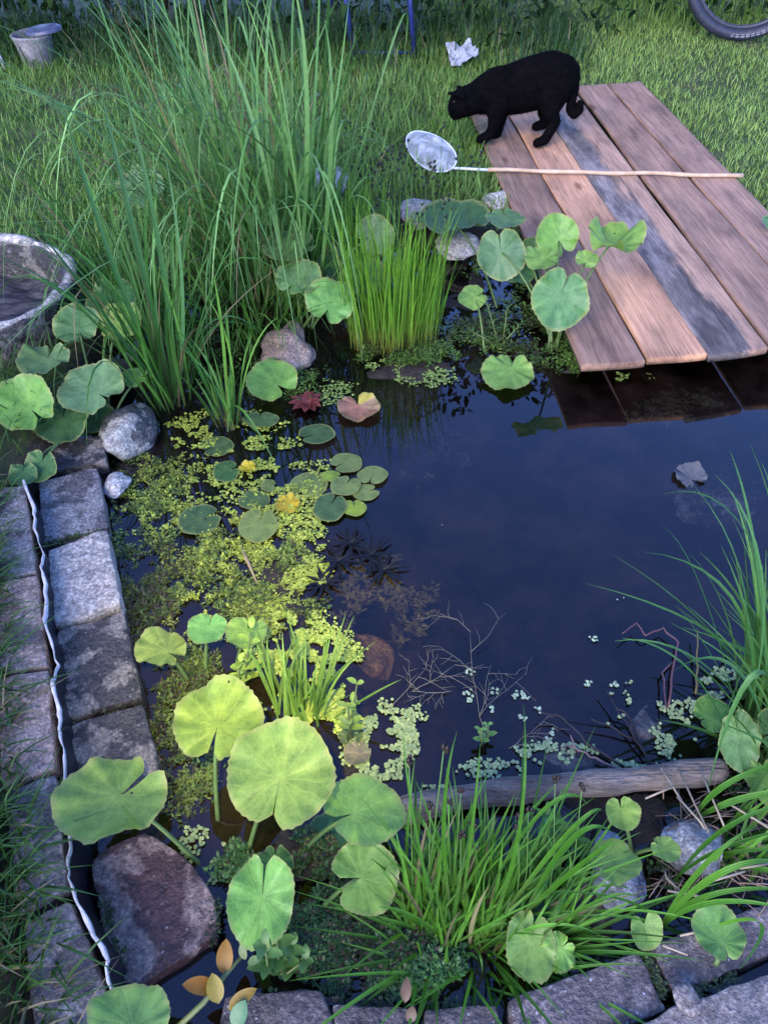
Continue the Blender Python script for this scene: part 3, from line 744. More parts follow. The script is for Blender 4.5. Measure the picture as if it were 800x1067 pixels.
# ---------------------------------------------------------------- blades of grass and sedge
def col(*c): return np.array(c, float)
def jitter_tint(n, a, b, dark=.25):
    k = rng.uniform(0, 1, (n, 1)); return (col(*a) * (1 - k) + col(*b) * k) * rng.uniform(1 - dark, 1 + dark, (n, 1))
def clump_mesh(mb, centre, rad, n, h, lean, width, ca, cb, seg=7, fold=.18, root=None, az=None, azs=PI, droop=.5, z0=None, xmax=None, arc=0):
    """n blades rising from an ellipse on the ground and arching outward"""
    r = np.sqrt(rng.uniform(0, 1, n)); a = rng.uniform(0, 2 * PI, n)
    bx = centre.x + r * np.cos(a) * rad[0]; by = centre.y + r * np.sin(a) * rad[1]
    bz = (terrain_z(bx, by) - .01) if z0 is None else np.full(n, z0)
    base = np.stack([bx, by, bz], 1)
    L = rng.uniform(h[0], h[1], n) * np.where(rng.uniform(0, 1, n) < .25, .65, 1)
    th = a + rng.normal(0, .6, n) if az is None else az + rng.normal(0, azs, n)
    ln = np.abs(rng.normal(lean, lean * .55, n))
    hd = np.stack([np.cos(th), np.sin(th), np.zeros(n)], 1)
    dr = np.clip(rng.normal(droop, .22, n), 0, 1.1)
    if xmax is not None:
        over = (base[:, 0] + hd[:, 0] * L * ln * (1 + .5 * dr)) > xmax
        hd[over, 0] *= -.5
    ctrl = base + hd * (L * ln * .35)[:, None] + np.array([0, 0, 1]) * (L * .62)[:, None]
    tip = base + hd * (L * ln * (1 + .5 * dr))[:, None] + np.array([0, 0, 1]) * (L * (1 - .42 * dr * np.clip(ln, 0, 1.3)) / np.sqrt(1 + .15 * ln ** 2))[:, None]
    ctrl = ctrl + rng.normal(0, .05, (n, 3)) * L[:, None]
    tt = jitter_tint(n, ca, cb, .4)
    if arc:
        m = rng.uniform(0, 1, n) < arc
        ctrl[m] = base[m] + hd[m] * (L[m] * rng.uniform(.2, .5, m.sum()))[:, None] + np.array([0, 0, 1.1]) * L[m][:, None]
        tip[m] = base[m] + hd[m] * (L[m] * rng.uniform(.5, .85, m.sum()))[:, None] + np.array([0, 0, 1]) * (L[m] * rng.uniform(.1, .6, m.sum()))[:, None]
        if xmax is not None: tip[m, 0] = np.minimum(tip[m, 0], xmax + rng.uniform(-.1, .1, m.sum()))
        old = rng.uniform(0, 1, n) < .07; tt[old] = np.array([.20, .17, .08]) * rng.uniform(.6, 1.2, (old.sum(), 1))
    ribbons(mb, base, ctrl, tip, rng.uniform(width[0], width[1], n), seg, tt, fold, root=root)
def hero(mb, rows, ca, cb, fold=.16, seg=12, root=None):
    """single blades: base px + z, mid px + Y, tip px + Y, width"""
    B, Cc, T, Wd = [], [], [], []
    for (bp, bz, mp, my, tp, ty, wd) in rows:
        b = P(bp[0], bp[1], bz); m_ = PY(mp[0], mp[1], b.y + my); t = PY(tp[0], tp[1], b.y + ty)
        B.append(b); T.append(t); Cc.append(m_ * 2 - (b + t) * .5); Wd.append(wd)
    n = len(B); ribbons(mb, B, Cc, T, np.array(Wd), seg, jitter_tint(n, ca, cb, .12), fold, root=root)

SG1, SG2 = (.040, .125, .022), (.165, .31, .095)
# tall sedge behind the pond
t = empty('tall_sedge', P(285, 300, .03), 'tall grey green sedge clump arching over the back left of the pond', 'sedge')
mb = MB()
clump_mesh(mb, P(290, 292, 0), (.17, .13), 300, (.5, 1.0), .36, (.0045, .010), SG1, SG2, 12, droop=.8, xmax=-.02, arc=.35)
clump_mesh(mb, P(225, 285, 0), (.16, .12), 110, (.45, .95), .40, (.004, .008), SG1, SG2, 12, droop=.8, xmax=-.1, arc=.35)
clump_mesh(mb, P(255, 330, 0), (.20, .14), 260, (.15, .42), .45, (.003, .007), (.04, .14, .016), (.12, .26, .04), 8, droop=.9, arc=.3)
clump_mesh(mb, P(330, 270, 0), (.16, .12), 90, (.25, .5), .35, (.004, .008), (.05, .15, .025), (.12, .25, .05), 8, droop=.8, xmax=.05, arc=.3)
hero(mb, [((320, 330), .02, (300, 130), .02, (262, -40), .05, .012), ((330, 325), .02, (345, 150), 0, (338, 20), .1, .013), ((335, 320), .02, (352, 200), 0, (372, 175), -.1, .010),
          ((300, 320), .02, (270, 150), 0, (215, 10), .1, .012), ((285, 330), .02, (330, 200), -.05, (385, 150), -.1, .010),
          ((310, 320), .02, (320, 110), .0, (300, -30), .1, .014), ((325, 320), .02, (330, 160), .0, (352, 60), .0, .013), ((250, 320), .02, (210, 120), .05, (140, -10), .1, .011),
          ((240, 310), .02, (190, 180), .0, (120, 150), -.05, .009), ((270, 330), .02, (262, 240), -.1, (345, 215), -.2, .009)], SG1, SG2)
mb.build('blades', M['sedge'], t)
# left sedge clump
t = empty('tall_sedge', P(178, 425, .02), 'dark green sedge clump rising from behind the lichen stone', 'sedge')
mb = MB()
clump_mesh(mb, P(178, 412, 0), (.055, .07), 80, (.3, .62), .26, (.005, .009), (.025, .095, .012), (.075, .19, .035), 9, droop=.5, arc=.2, root=(.05, .05, .02))
clump_mesh(mb, P(150, 345, 0), (.10, .12), 110, (.2, .55), .38, (.004, .008), (.03, .11, .014), (.09, .21, .04), 9, droop=.7, arc=.35)
hero(mb, [((172, 415), .02, (110, 330), 0, (22, 215), .05, .014), ((175, 415), .02, (120, 280), 0, (60, 90), .1, .013), ((180, 412), .02, (140, 240), 0, (100, 75), .1, .012),
          ((185, 415), .02, (165, 250), 0, (122, 65), .1, .012), ((178, 420), .02, (95, 325), -.02, (-20, 260), 0, .013), ((185, 415), .02, (190, 300), 0, (170, 150), .1, .010),
          ((182, 420), .02, (200, 330), 0, (230, 290), -.05, .009), ((180, 425), .02, (215, 340), -.05, (270, 345), -.1, .008)], (.035, .11, .025), (.06, .16, .05))
mb.build('blades', M['sedge'], t)
# small tuft standing in the duckweed
t = empty('iris_tuft', P(240, 440, 0), 'slender pale green tuft standing in the yellow duckweed', 'water plant')
mb = MB()
clump_mesh(mb, P(238, 442, 0), (.03, .025), 26, (.18, .34), .22, (.006, .009), (.06, .17, .03), (.11, .25, .05), 8, droop=.35, root=(.12, .09, .04), z0=-.02)
hero(mb, [((238, 440), 0, (232, 350), 0, (222, 285), 0, .009), ((243, 440), 0, (238, 360), 0, (208, 300), 0, .009), ((235, 445), 0, (205, 370), -.02, (180, 345), -.04, .008),
          ((248, 440), 0, (262, 370), 0, (290, 330), .02, .008), ((246, 430), .02, (300, 478), -.10, (378, 545), -.20, .010), ((236, 445), .02, (250, 425), -.06, (290, 490), -.18, .007)], (.08, .20, .03), (.13, .28, .05), root=(.12, .09, .04))
mb.build('blades', M['sedge'], t)
# bright rush clump at the back of the pond
t = empty('rush_clump', P(405, 365, 0), 'bright yellow green rush clump at the back edge of the water', 'rush')
mb = MB()
clump_mesh(mb, P(408, 356, 0), (.125, .075), 330, (.24, .40), .13, (.003, .0055), (.085, .22, .018), (.16, .32, .035), 6, fold=.25, droop=.15, root=(.14, .12, .03), z0=-.01)
clump_mesh(mb, P(350, 290, 0), (.16, .10), 160, (.22, .38), .14, (.003, .005), (.07, .19, .02), (.13, .28, .04), 6, fold=.25, droop=.15, z0=0)
mb.build('blades', M['sedge'], t)
mbh = MB()
for k in range(46):
    p = P(random.uniform(370, 480), random.uniform(225, 300), 0); top = p + Vector((random.uniform(-.05, .05), random.uniform(-.03, .06), random.uniform(.18, .34)))
    mbh.tube([p, p.lerp(top, .5) + Vector((.01, 0, 0)), top], [.0012, .001, .0008], 4, (.07, .14, .02))
    for j in range(3):
        q = top + Vector((random.uniform(-.008, .008), random.uniform(-.008, .008), -j * random.uniform(.008, .02)))
        mbh.tube([q, q + Vector((random.uniform(-.006, .006), 0, .006)), q + Vector((random.uniform(-.008, .008), 0, .011))], [.001, .0045, .001], 6, (.012, .010, .010))
mbh.build('seed_heads', M['stem'], t)
# foreground sedge
FG1, FG2 = (.045, .145, .012), (.10, .25, .028)
t = empty('sedge_tuft', P(490, 965, .02), 'bright green sedge tuft with dark seed heads in the foreground', 'sedge')
mb = MB()
clump_mesh(mb, P(470, 955, 0), (.075, .05), 280, (.08, .21), .36, (.0035, .0065), FG1, FG2, 8, az=R(80), azs=.6, droop=.3, arc=.12, root=(.10, .12, .04))
clump_mesh(mb, P(530, 960, 0), (.10, .055), 260, (.05, .17), .6, (.0035, .0065), FG1, FG2, 8, az=R(45), azs=.7, droop=.5, arc=.2, root=(.10, .12, .04))
clump_mesh(mb, P(500, 985, 0), (.11, .05), 130, (.06, .16), .9, (.0035, .0065), FG1, FG2, 7, droop=.6)
hero(mb, [((455, 960), .01, (432, 860), -.02, (420, 758), .06, .005), ((470, 950), .01, (462, 860), 0, (476, 762), .06, .006), ((480, 950), .01, (492, 860), 0, (500, 775), .06, .005),
          ((500, 950), .01, (560, 850), 0, (612, 838), .02, .008), ((520, 960), .01, (590, 870), 0, (628, 846), .02, .007), ((530, 965), .01, (600, 905), 0, (640, 876), 0, .007),
          ((510, 960), .01, (540, 870), 0, (545, 735), .10, .005), ((475, 1000), .01, (420, 1000), .03, (352, 1000), .03, .006), ((520, 1005), .01, (460, 1050), -.01, (352, 1055), -.05, .011),
          ((470, 985), .01, (430, 955), .02, (395, 945), .02, .007), ((550, 985), .01, (620, 940), 0, (665, 935), 0, .005), ((460, 960), .01, (440, 900), 0, (415, 850), 0, .005),
          ((540, 970), .01, (590, 880), 0, (640, 870), 0, .008), ((440, 965), .01, (415, 990), -.02, (405, 965), 0, .007)], FG1, FG2, root=(.10, .12, .04))
mb.build('blades', M['sedge'], t)
mbh = MB()
for (u, v) in [(426, 795), (462, 782), (480, 826), (463, 848), (466, 838), (540, 852), (550, 846), (578, 812), (606, 820), (492, 860), (448, 842), (538, 862), (480, 872)]:
    q = PY(u, v, P(490, 960, 0).y + random.uniform(.02, .06)); r = random.uniform(.0028, .0042)
    for j in range(5):
        o_ = Vector((random.uniform(-.003, .003), random.uniform(-.003, .003), random.uniform(-.005, .005)))
        mbh.tube([q + o_, q + o_ + Vector((.001, 0, r * 1.2)), q + o_ + Vector((.001, .001, r * 2.4))], [.0006, r * .75, .0006], 6, (.020, .012, .008))
    b = P(u + random.uniform(-25, 5), 950 + random.uniform(-10, 10), 0)
    mbh.tube([b, (b + q) / 2 + Vector((0, -.01, .02)), q], [.0011, .0009, .0007], 4, (.08, .17, .03))
mbh.build('seed_heads', M['stem'], t)
# right sedge, arching over the water
t = empty('arching_sedge', P(800, 770, .02), 'arching sedge clump at the right edge reaching out over the water', 'sedge')
mb = MB()
clump_mesh(mb, P(808, 765, 0), (.055, .10), 140, (.2, .46), .38, (.006, .010), (.045, .14, .025), (.10, .23, .05), 10, az=R(100), azs=.9, droop=.6, root=(.12, .12, .06))
clump_mesh(mb, P(815, 800, 0), (.05, .07), 18, (.18, .3), .4, (.005, .009), (.045, .14, .025), (.10, .23, .05), 10, az=R(180), azs=.6, droop=.7)
hero(mb, [((745, 760), .01, (778, 640), 0, (722, 505), .10, .009), ((770, 770), .01, (795, 620), 0, (745, 495), .1, .008), ((770, 770), .01, (772, 640), .02, (670, 575), .12, .008),
          ((800, 760), .01, (790, 600), .02, (760, 470), .12, .009), ((790, 770), .01, (730, 690), 0, (640, 668), .05, .007), ((790, 770), .01, (745, 690), .0, (705, 630), .05, .005),
          ((775, 790), .01, (740, 640), .0, (690, 548), .05, .004), ((760, 780), .01, (720, 700), 0, (648, 665), .05, .006), ((810, 720), .02, (780, 560), .05, (690, 515), .15, .006),
          ((800, 800), .01, (770, 700), 0, (700, 700), .04, .008), ((820, 800), .01, (790, 700), -.02, (735, 830), -.06, .010), ((830, 800), .01, (770, 830), -.02, (735, 900), -.05, .010),
          ((800, 760), .02, (812, 600), .02, (792, 480), .1, .009)], (.05, .15, .03), (.09, .22, .06))
mb.build('blades', M['sedge'], t)
# tuft low at the right, over the front pavers
t = empty('sedge_tuft', P(690, 960, .03), 'low tuft of broad blades leaning right across the front pavers', 'sedge')
mb = MB()
hero(mb, [((690, 962), .03, (760, 905), 0, (830, 905), .02, .009), ((692, 962), .03, (750, 930), 0, (840, 930), 0, .008), ((692, 964), .03, (745, 940), -.02, (830, 950), -.04, .008),
          ((705, 915), .03, (760, 860), 0, (840, 835), .02, .008), ((700, 920), .03, (750, 885), 0, (840, 860), 0, .007), ((690, 962), .03, (735, 900), 0, (790, 860), .03, .007),
          ((730, 970), .03, (790, 960), -.03, (770, 1010), -.1, .007), ((692, 965), .03, (740, 985), -.01, (820, 1012), -.03, .008), ((725, 850), .03, (760, 815), 0, (830, 790), .03, .010),
          ((730, 850), .03, (780, 830), 0, (850, 820), 0, .011), ((690, 960), .03, (640, 935), 0, (560, 930), 0, .004), ((690, 966), .03, (650, 955), 0, (590, 955), 0, .004)], FG1, FG2)
clump_mesh(mb, P(760, 900, 0), (.07, .05), 30, (.12, .24), .8, (.005, .009), FG1, FG2, 8, az=R(10), azs=.5, droop=.6)
mb.build('blades', M['sedge'], t)
# yellow lit tuft in the middle of the torch light
t = empty('sedge_tuft', P(318, 740, .0), 'yellow lit tuft of short pointed blades in the middle of the bright duckweed', 'sedge')
mb = MB()
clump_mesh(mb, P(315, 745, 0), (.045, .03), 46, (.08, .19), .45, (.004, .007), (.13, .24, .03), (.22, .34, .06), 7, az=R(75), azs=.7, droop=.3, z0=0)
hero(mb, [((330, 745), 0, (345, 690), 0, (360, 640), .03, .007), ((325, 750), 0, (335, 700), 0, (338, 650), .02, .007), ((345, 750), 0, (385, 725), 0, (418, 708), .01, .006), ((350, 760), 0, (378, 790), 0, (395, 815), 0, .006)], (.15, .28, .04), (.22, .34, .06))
mb.build('blades', M['sedge'], t)

# lawn: uncountable short blades
def lawn_patch(mb, xr, yr, dens, h, width, ca, cb, lean=.5, keep=None, seed=0, az=None):
    n = int((xr[1] - xr[0]) * (yr[1] - yr[0]) * dens)
    x = rng.uniform(*xr, n); y = rng.uniform(*yr, n)
    patch = vnoise(x, y, 3.1, 11 + seed) * .6 + vnoise(x, y, 8, 12 + seed) * .4
    ok = (sdist(x, y, RIM) < -.03) & (sdist(x, y, OUT) < -.07) & ~in_poly(x, y, PLANK_POLY) & (rng.uniform(-.9, .9, n) < patch + .75)
    if keep is not None: ok &= keep(x, y)
    bc = P(-29, 305, .15); ok &= np.hypot(x - bc.x, y - bc.y) > .275
    x, y, patch = x[ok], y[ok], patch[ok]; n = len(x)
    z = terrain_z(x, y)
    L = rng.uniform(h[0], h[1], n) * (1 + .35 * patch)
    th = rng.uniform(0, 2 * PI, n) if az is None else rng.normal(az, .8, n)
    ln = np.abs(rng.normal(lean, .3, n))
    hd = np.stack([np.cos(th), np.sin(th), np.zeros(n)], 1); up = np.array([0, 0, 1])
    b = np.stack([x, y, z - .004], 1)
    c = b + hd * (L * ln * .3)[:, None] + up * (L * .6)[:, None]; t = b + hd * (L * ln)[:, None] + up * (L * np.clip(1 - .3 * ln, .25, 1))[:, None]
    tt = jitter_tint(n, ca, cb, .3)
    dry = rng.uniform(0, 1, n) < np.where(patch < -.4, .22, .025)
    tt = np.where(dry[:, None], np.array([[.15, .13, .07]]) * rng.uniform(.6, 1.2, (n, 1)), tt)
    ribbons(mb, b, c, t, rng.uniform(width[0], width[1], n), 3, tt)
mb = MB()
GA, GB = (.07, .165, .024), (.18, .30, .065)
lawn_patch(mb, (.2, 3.6), (1.9, 5.2), 9000, (.018, .045), (.0022, .004), (.14, .25, .045), (.28, .40, .10), .7, seed=1)
lawn_patch(mb, (-3.2, .55), (1.8, 4.4), 5200, (.028, .075), (.0024, .0045), GA, GB, .6, seed=2)
lawn_patch(mb, (-1.2, 1.0), (2.05, 3.2), 2200, (.05, .11), (.003, .0055), GA, GB, .6, seed=3)
lawn_patch(mb, (-4.0, .9), (3.75, 4.5), 1500, (.08, .22), (.004, .007), (.014, .042, .010), (.035, .09, .022), .5, seed=4)  # darker tints: hedge shade is put into the blade colour
lawn_patch(mb, (1.1, 4.5), (4.4, 5.6), 1400, (.05, .16), (.003, .006), GA, GB, .5, seed=7)
tag(mb.build('lawn_grass', M['blade']), 'short green lawn grass around the far side of the pond', 'grass', kind='stuff')
mb = MB()
LA, LB = (.018, .058, .010), (.05, .12, .022)
ledge = W2([(-60, 480), (4, 500), (4, 600), (8, 700), (18, 820), (32, 900), (52, 960), (84, 1090), (60, 1300), (-300, 1300), (-300, 480)], .07)
lawn_patch(mb, (-1.3, -.36), (.05, 1.55), 15000, (.05, .125), (.0025, .0048), LA, LB, .8, keep=lambda x, y: in_poly(x, y, ledge), seed=5, az=R(-15))
lawn_patch(mb, (-1.6, -.55), (1.25, 1.9), 4500, (.05, .13), (.0025, .005), LA, LB, .7, seed=6, keep=lambda x, y: x < -.52)
tag(mb.build('edge_grass', M['blade']), 'dark long grass hanging over the outer paving strip on the left', 'grass', kind='stuff')

# ---------------------------------------------------------------- round leaves
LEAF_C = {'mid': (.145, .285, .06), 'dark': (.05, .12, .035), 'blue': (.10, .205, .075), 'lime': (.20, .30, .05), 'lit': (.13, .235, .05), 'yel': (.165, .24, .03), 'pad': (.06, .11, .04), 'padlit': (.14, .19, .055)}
def leaf_verts(u, v, wpx, hpx, notch, z, gap=10, cup=.12, side=0.0, seed=0, offs=.30, tilt=None, rip=.08, cren=.017, fold=0.0):
    rr = random.Random(seed * 7 + int(u) + int(v) * 3); rip *= rr.uniform(.7, 1.5); cup *= rr.uniform(.6, 1.5); offs *= rr.uniform(.7, 1.2)
    c = P(u, v, z); s = S(u, v, z); e = elev(u, v)
    if tilt is None: a = math.asin(min(1, hpx / wpx)) - e
    else: a = R(tilt)
    a = max(R(-18), min(R(66), a))
    rx = wpx / 2 * s; ry = min(rx * 1.45, hpx / 2 * s / math.sin(e + a))
    Uv = Vector((0, math.cos(a), math.sin(a))); Rv = Vector((1, 0, 0)); Nv = Vector((0, -math.sin(a), math.cos(a)))
    rot = Matrix.Rotation(R(side), 3, Uv); Rv = rot @ Rv; Nv = rot @ Nv
    # notch direction from image angle to angle in the leaf plane
    nd = math.atan2(math.sin(R(notch)) / max(.35, math.sin(e + a)), math.cos(R(notch)))
    n, rings = 72, 7; dlt = R(gap) / 2
    ph = [rr.uniform(0, 6.28) for _ in range(6)]
    V = []; UV = []
    at = Vector((math.cos(nd), math.sin(nd))) * offs
    V.append((at.x, at.y, 0)); UV.append((.5, 0))
    for k in range(n + 1):
        f = dlt + (2 * PI - 2 * dlt) * k / n
        rb = -offs * math.cos(f) + math.sqrt(1 - (offs * math.sin(f)) ** 2)
        e1 = min(f - dlt, 2 * PI - dlt - f)
        rb *= 1 - .30 * math.exp(-(e1 / .16) ** 2)
        rb *= 1 + cren * math.sin(f * 34 + ph[0]) + .035 * math.sin(f * 2 + ph[1]) + .025 * math.sin(f * 5 + ph[2])
        for j in range(1, rings + 1):
            q = j / rings; rho = rb * q
            x = at.x + rho * math.cos(nd + f); y = at.y + rho * math.sin(nd + f)
            d_ = math.hypot(x, y)
            zz = cup * d_ * d_ - cup * .35 + rip * q * q * math.sin(3 * f + ph[3]) + rip * .7 * q ** 3 * math.sin(7 * f + ph[4]) + rip * .35 * q ** 3 * math.sin(13 * f + ph[5])
            if fold:
                cx = x * -math.sin(nd) + y * math.cos(nd); zz += fold * abs(cx)
            V.append((x, y, zz)); UV.append((f / (2 * PI), q))
    F = []
    for k in range(n):
        a0 = 1 + k * rings; b0 = 1 + (k + 1) * rings
        F.append((0, a0, b0))
        for j in range(rings - 1): F.append((a0 + j, a0 + j + 1, b0 + j + 1, b0 + j))
    m_ = (rx + ry) / 2
    out = [c + Rv * (x * rx) + Uv * (y * ry) + Nv * (zz * m_) for x, y, zz in V]
    return out, F, UV, out[0], Nv
def round_plant(name, base, label, cat, leaves, group=None, stem_c=(.09, .15, .04), z0=-.02, stem_r=.0032):
    b = P(base[0], base[1], z0); root = empty(name, b, label, cat, group)
    for i, L in enumerate(leaves):
        u, v, wp, hp, notch, z, cl = L[:7]; kw = L[7] if len(L) > 7 else {}
        kw = dict(kw); sb = kw.pop('base', None); nostem = kw.pop('nostem', False); lab = kw.pop('label', None)
        V, F, UV, at, Nv = leaf_verts(u, v, wp, hp, notch, z, seed=i, **kw)
        c_ = np.array(LEAF_C[cl]) * random.uniform(.78, 1.12) * np.array([random.uniform(.85, 1.2), 1, random.uniform(.8, 1.15)])
        m_ = MB(); m_.add(V, F, c_, UV); lo = m_.build('leaf', M['leaf'], root)
        if lab: lo['label'] = lab
        if not nostem:
            bb = P(sb[0], sb[1], z0) if sb else b + Vector((random.uniform(-.02, .02), random.uniform(-.02, .02), 0))
            mid = (bb + at) / 2 + Vector((0, 0, .12 * (at - bb).length)); a1 = at - Nv * .006
            pts = [bb * (1 - t_) ** 2 + (mid * 2 - (bb + a1) / 2) * (2 * t_ * (1 - t_)) + a1 * t_ ** 2 for t_ in [k / 9 for k in range(10)]]
            st = MB(); st.tube(pts, [stem_r * (1.25 - .5 * k / 9) for k in range(10)], 7, stem_c); st.build('stem', M['stem'], lo)
    return root

G5 = 'round leaved marsh plants'
round_plant('marsh_marigold', (262, 905), 'large round leaved marsh plant with torch lit leaves in the lower left of the pond', 'marsh plant', [
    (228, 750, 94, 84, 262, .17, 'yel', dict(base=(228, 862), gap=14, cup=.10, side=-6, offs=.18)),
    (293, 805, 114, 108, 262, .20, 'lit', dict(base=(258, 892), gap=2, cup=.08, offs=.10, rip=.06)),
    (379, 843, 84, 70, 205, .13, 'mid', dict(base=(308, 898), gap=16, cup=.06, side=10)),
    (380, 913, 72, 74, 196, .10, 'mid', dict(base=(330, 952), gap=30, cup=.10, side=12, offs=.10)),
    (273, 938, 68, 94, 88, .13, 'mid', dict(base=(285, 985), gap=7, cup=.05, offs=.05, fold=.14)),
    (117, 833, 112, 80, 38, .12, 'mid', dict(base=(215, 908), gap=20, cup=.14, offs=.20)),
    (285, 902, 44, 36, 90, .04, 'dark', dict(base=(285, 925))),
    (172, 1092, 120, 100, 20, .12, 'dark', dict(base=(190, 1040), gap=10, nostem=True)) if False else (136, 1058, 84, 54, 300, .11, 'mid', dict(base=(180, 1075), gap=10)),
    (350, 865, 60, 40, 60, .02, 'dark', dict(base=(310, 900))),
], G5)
round_plant('marsh_marigold', (225, 700), 'small marsh plant with three lime leaves beside the weedy shallows', 'marsh plant', [
    (168, 675, 52, 37, -22, .09, 'lime', dict(base=(200, 715), cup=.1, side=8)),
    (216, 656, 42, 32, 80, .09, 'mid', dict(base=(215, 705), fold=.1)),
    (257, 661, 44, 32, 85, .09, 'mid', dict(base=(245, 705), gap=22, fold=.18)),
    (386, 794, 30, 20, 200, .02, 'padlit', dict(base=(375, 800)))][:3], G5)
round_plant('marsh_marigold', (108, 452), 'round leaved marsh plant spreading over the top of the left edging stones', 'marsh plant', [
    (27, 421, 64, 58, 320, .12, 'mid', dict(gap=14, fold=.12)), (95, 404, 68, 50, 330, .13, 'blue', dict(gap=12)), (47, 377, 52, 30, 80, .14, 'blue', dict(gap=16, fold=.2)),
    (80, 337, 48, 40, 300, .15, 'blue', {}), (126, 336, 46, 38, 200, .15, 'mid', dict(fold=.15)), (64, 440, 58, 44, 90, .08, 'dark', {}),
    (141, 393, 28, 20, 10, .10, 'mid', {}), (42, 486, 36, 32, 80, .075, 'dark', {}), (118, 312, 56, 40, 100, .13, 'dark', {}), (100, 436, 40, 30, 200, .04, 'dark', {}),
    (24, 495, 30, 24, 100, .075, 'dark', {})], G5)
round_plant('marsh_marigold', (318, 350), 'round leaved marsh plant between the tall reeds and the bright rushes', 'marsh plant', [
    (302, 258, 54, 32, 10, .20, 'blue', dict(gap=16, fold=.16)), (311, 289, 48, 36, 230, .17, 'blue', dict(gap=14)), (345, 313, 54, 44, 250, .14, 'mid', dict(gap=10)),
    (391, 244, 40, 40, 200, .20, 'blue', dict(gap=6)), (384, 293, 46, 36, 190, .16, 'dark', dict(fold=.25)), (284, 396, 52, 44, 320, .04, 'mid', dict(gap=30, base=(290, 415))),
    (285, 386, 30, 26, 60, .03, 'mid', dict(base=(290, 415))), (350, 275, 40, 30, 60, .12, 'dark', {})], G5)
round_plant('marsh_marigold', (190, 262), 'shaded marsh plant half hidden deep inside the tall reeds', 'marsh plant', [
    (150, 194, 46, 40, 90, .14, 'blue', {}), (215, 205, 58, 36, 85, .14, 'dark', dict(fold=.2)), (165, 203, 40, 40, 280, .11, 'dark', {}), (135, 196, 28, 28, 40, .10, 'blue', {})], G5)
round_plant('marsh_marigold', (575, 372), 'round leaved marsh plant leaning onto the left corner of the planks', 'marsh plant', [
    (522, 265, 52, 52, 100, .18, 'blue', dict(gap=5, offs=.15)), (580, 245, 44, 44, 300, .21, 'mid', dict(fold=.12)), (583, 312, 62, 62, 75, .20, 'blue', dict(gap=5, offs=.2, cup=.08)),
    (529, 389, 54, 38, 60, .02, 'mid', dict(base=(520, 410), gap=8)), (526, 228, 42, 18, 90, .19, 'blue', {}), (563, 270, 36, 24, 30, .17, 'mid', dict(fold=.1)), (611, 270, 24, 18, 240, .21, 'mid', {}),
    (492, 310, 30, 24, 20, .09, 'mid', dict(base=(505, 375))), (640, 250, 56, 30, 210, .24, 'mid', dict(cup=.3, rip=.22, fold=.1)), (555, 262, 30, 30, 250, .12, 'dark', {}), (470, 228, 84, 30, 300, .12, 'dark', dict(base=(520, 330))),
    (540, 285, 34, 22, 40, .12, 'dark', {})], G5)
round_plant('marsh_marigold', (655, 900), 'small marsh seedling with cupped leaves beside the wet bluish stone', 'marsh plant', [
    (648, 848, 36, 34, 95, .09, 'mid', dict(gap=24, fold=.15)), (693, 885, 30, 24, 150, .08, 'mid', {}), (672, 968, 34, 40, 100, .06, 'mid', dict(gap=70, fold=.3, base=(655, 960))), (640, 898, 52, 40, 200, .07, 'mid', {})], G5)
round_plant('marsh_marigold', (580, 1000), 'broad ragged leaf plant under the foreground grass tuft', 'marsh plant', [
    (552, 985, 54, 66, 70, .06, 'mid', dict(rip=.10, cren=.03)), (581, 992, 36, 38, 40, .055, 'mid', dict(rip=.14, cren=.04)), (560, 950, 40, 30, 200, .05, 'dark', {})], G5)
round_plant('marsh_marigold', (752, 990), 'single round leaf plant lying on the speckled paver at lower right', 'marsh plant', [
    (748, 971, 54, 50, 280, .075, 'mid', dict(gap=6, base=(745, 1005)))], G5, z0=.06)
round_plant('marsh_marigold', (790, 800), 'marsh plant with long drooping leaf at the right bank under arching blades', 'marsh plant', [
    (770, 772, 44, 68, 100, .10, 'blue', dict(gap=5, offs=.15)), (742, 745, 40, 34, 200, .07, 'mid', {}), (800, 815, 50, 40, 90, .08, 'mid', {}), (812, 760, 50, 46, 200, .13, 'dark', {})], G5)
round_plant('lawn_weed', (815, 245), 'small round leaf weed in the grass at the outer side of the planks', 'weed', [(803, 231, 20, 14, 200, .13, 'blue', {})], z0=.06)

# water lily pads floating on the left side
def lily(name, base, label, pads):
    b = P(*base, -.06); root = empty(name, b, label, 'water lily', 'water lilies')
    for i, (u, v, wp, hp, notch, cl) in enumerate(pads):
        V, F, UV, at, Nv = leaf_verts(u, v, wp, hp, notch, .004 + .002 * (i % 4), seed=i + 60, tilt=0, cup=.0, rip=.012, cren=.004, gap=9, offs=.1)
        m_ = MB(); m_.add(V, F, np.array(LEAF_C[cl]) * random.uniform(.85, 1.15), UV); m_.build('lily_pad', M['leaf'], root)
lily('water_lily', (240, 520), 'water lily with dull green pads among the yellow duckweed', [
    (226, 465, 34, 21, 200, 'pad'), (236, 491, 28, 22, 20, 'dark'), (208, 541, 46, 30, 20, 'pad'), (269, 547, 42, 34, 75, 'padlit'), (265, 521, 32, 20, 300, 'pad'), (280, 506, 16, 13, 0, 'padlit'), (272, 437, 38, 16, 100, 'pad'), (330, 452, 40, 20, 200, 'pad')])
lily('water_lily', (360, 505), 'water lily with five crowded oval pads at the edge of open water', [
    (322, 505, 38, 27, 230, 'padlit'), (361, 482, 33, 21, 200, 'padlit'), (388, 495, 32, 19, 250, 'padlit'), (360, 506, 32, 21, 60, 'padlit'), (381, 513, 27, 18, 20, 'padlit'), (369, 529, 25, 18, 100, 'yel'), (344, 528, 36, 30, 60, 'pad'), (345, 496, 20, 12, 0, 'yel')])

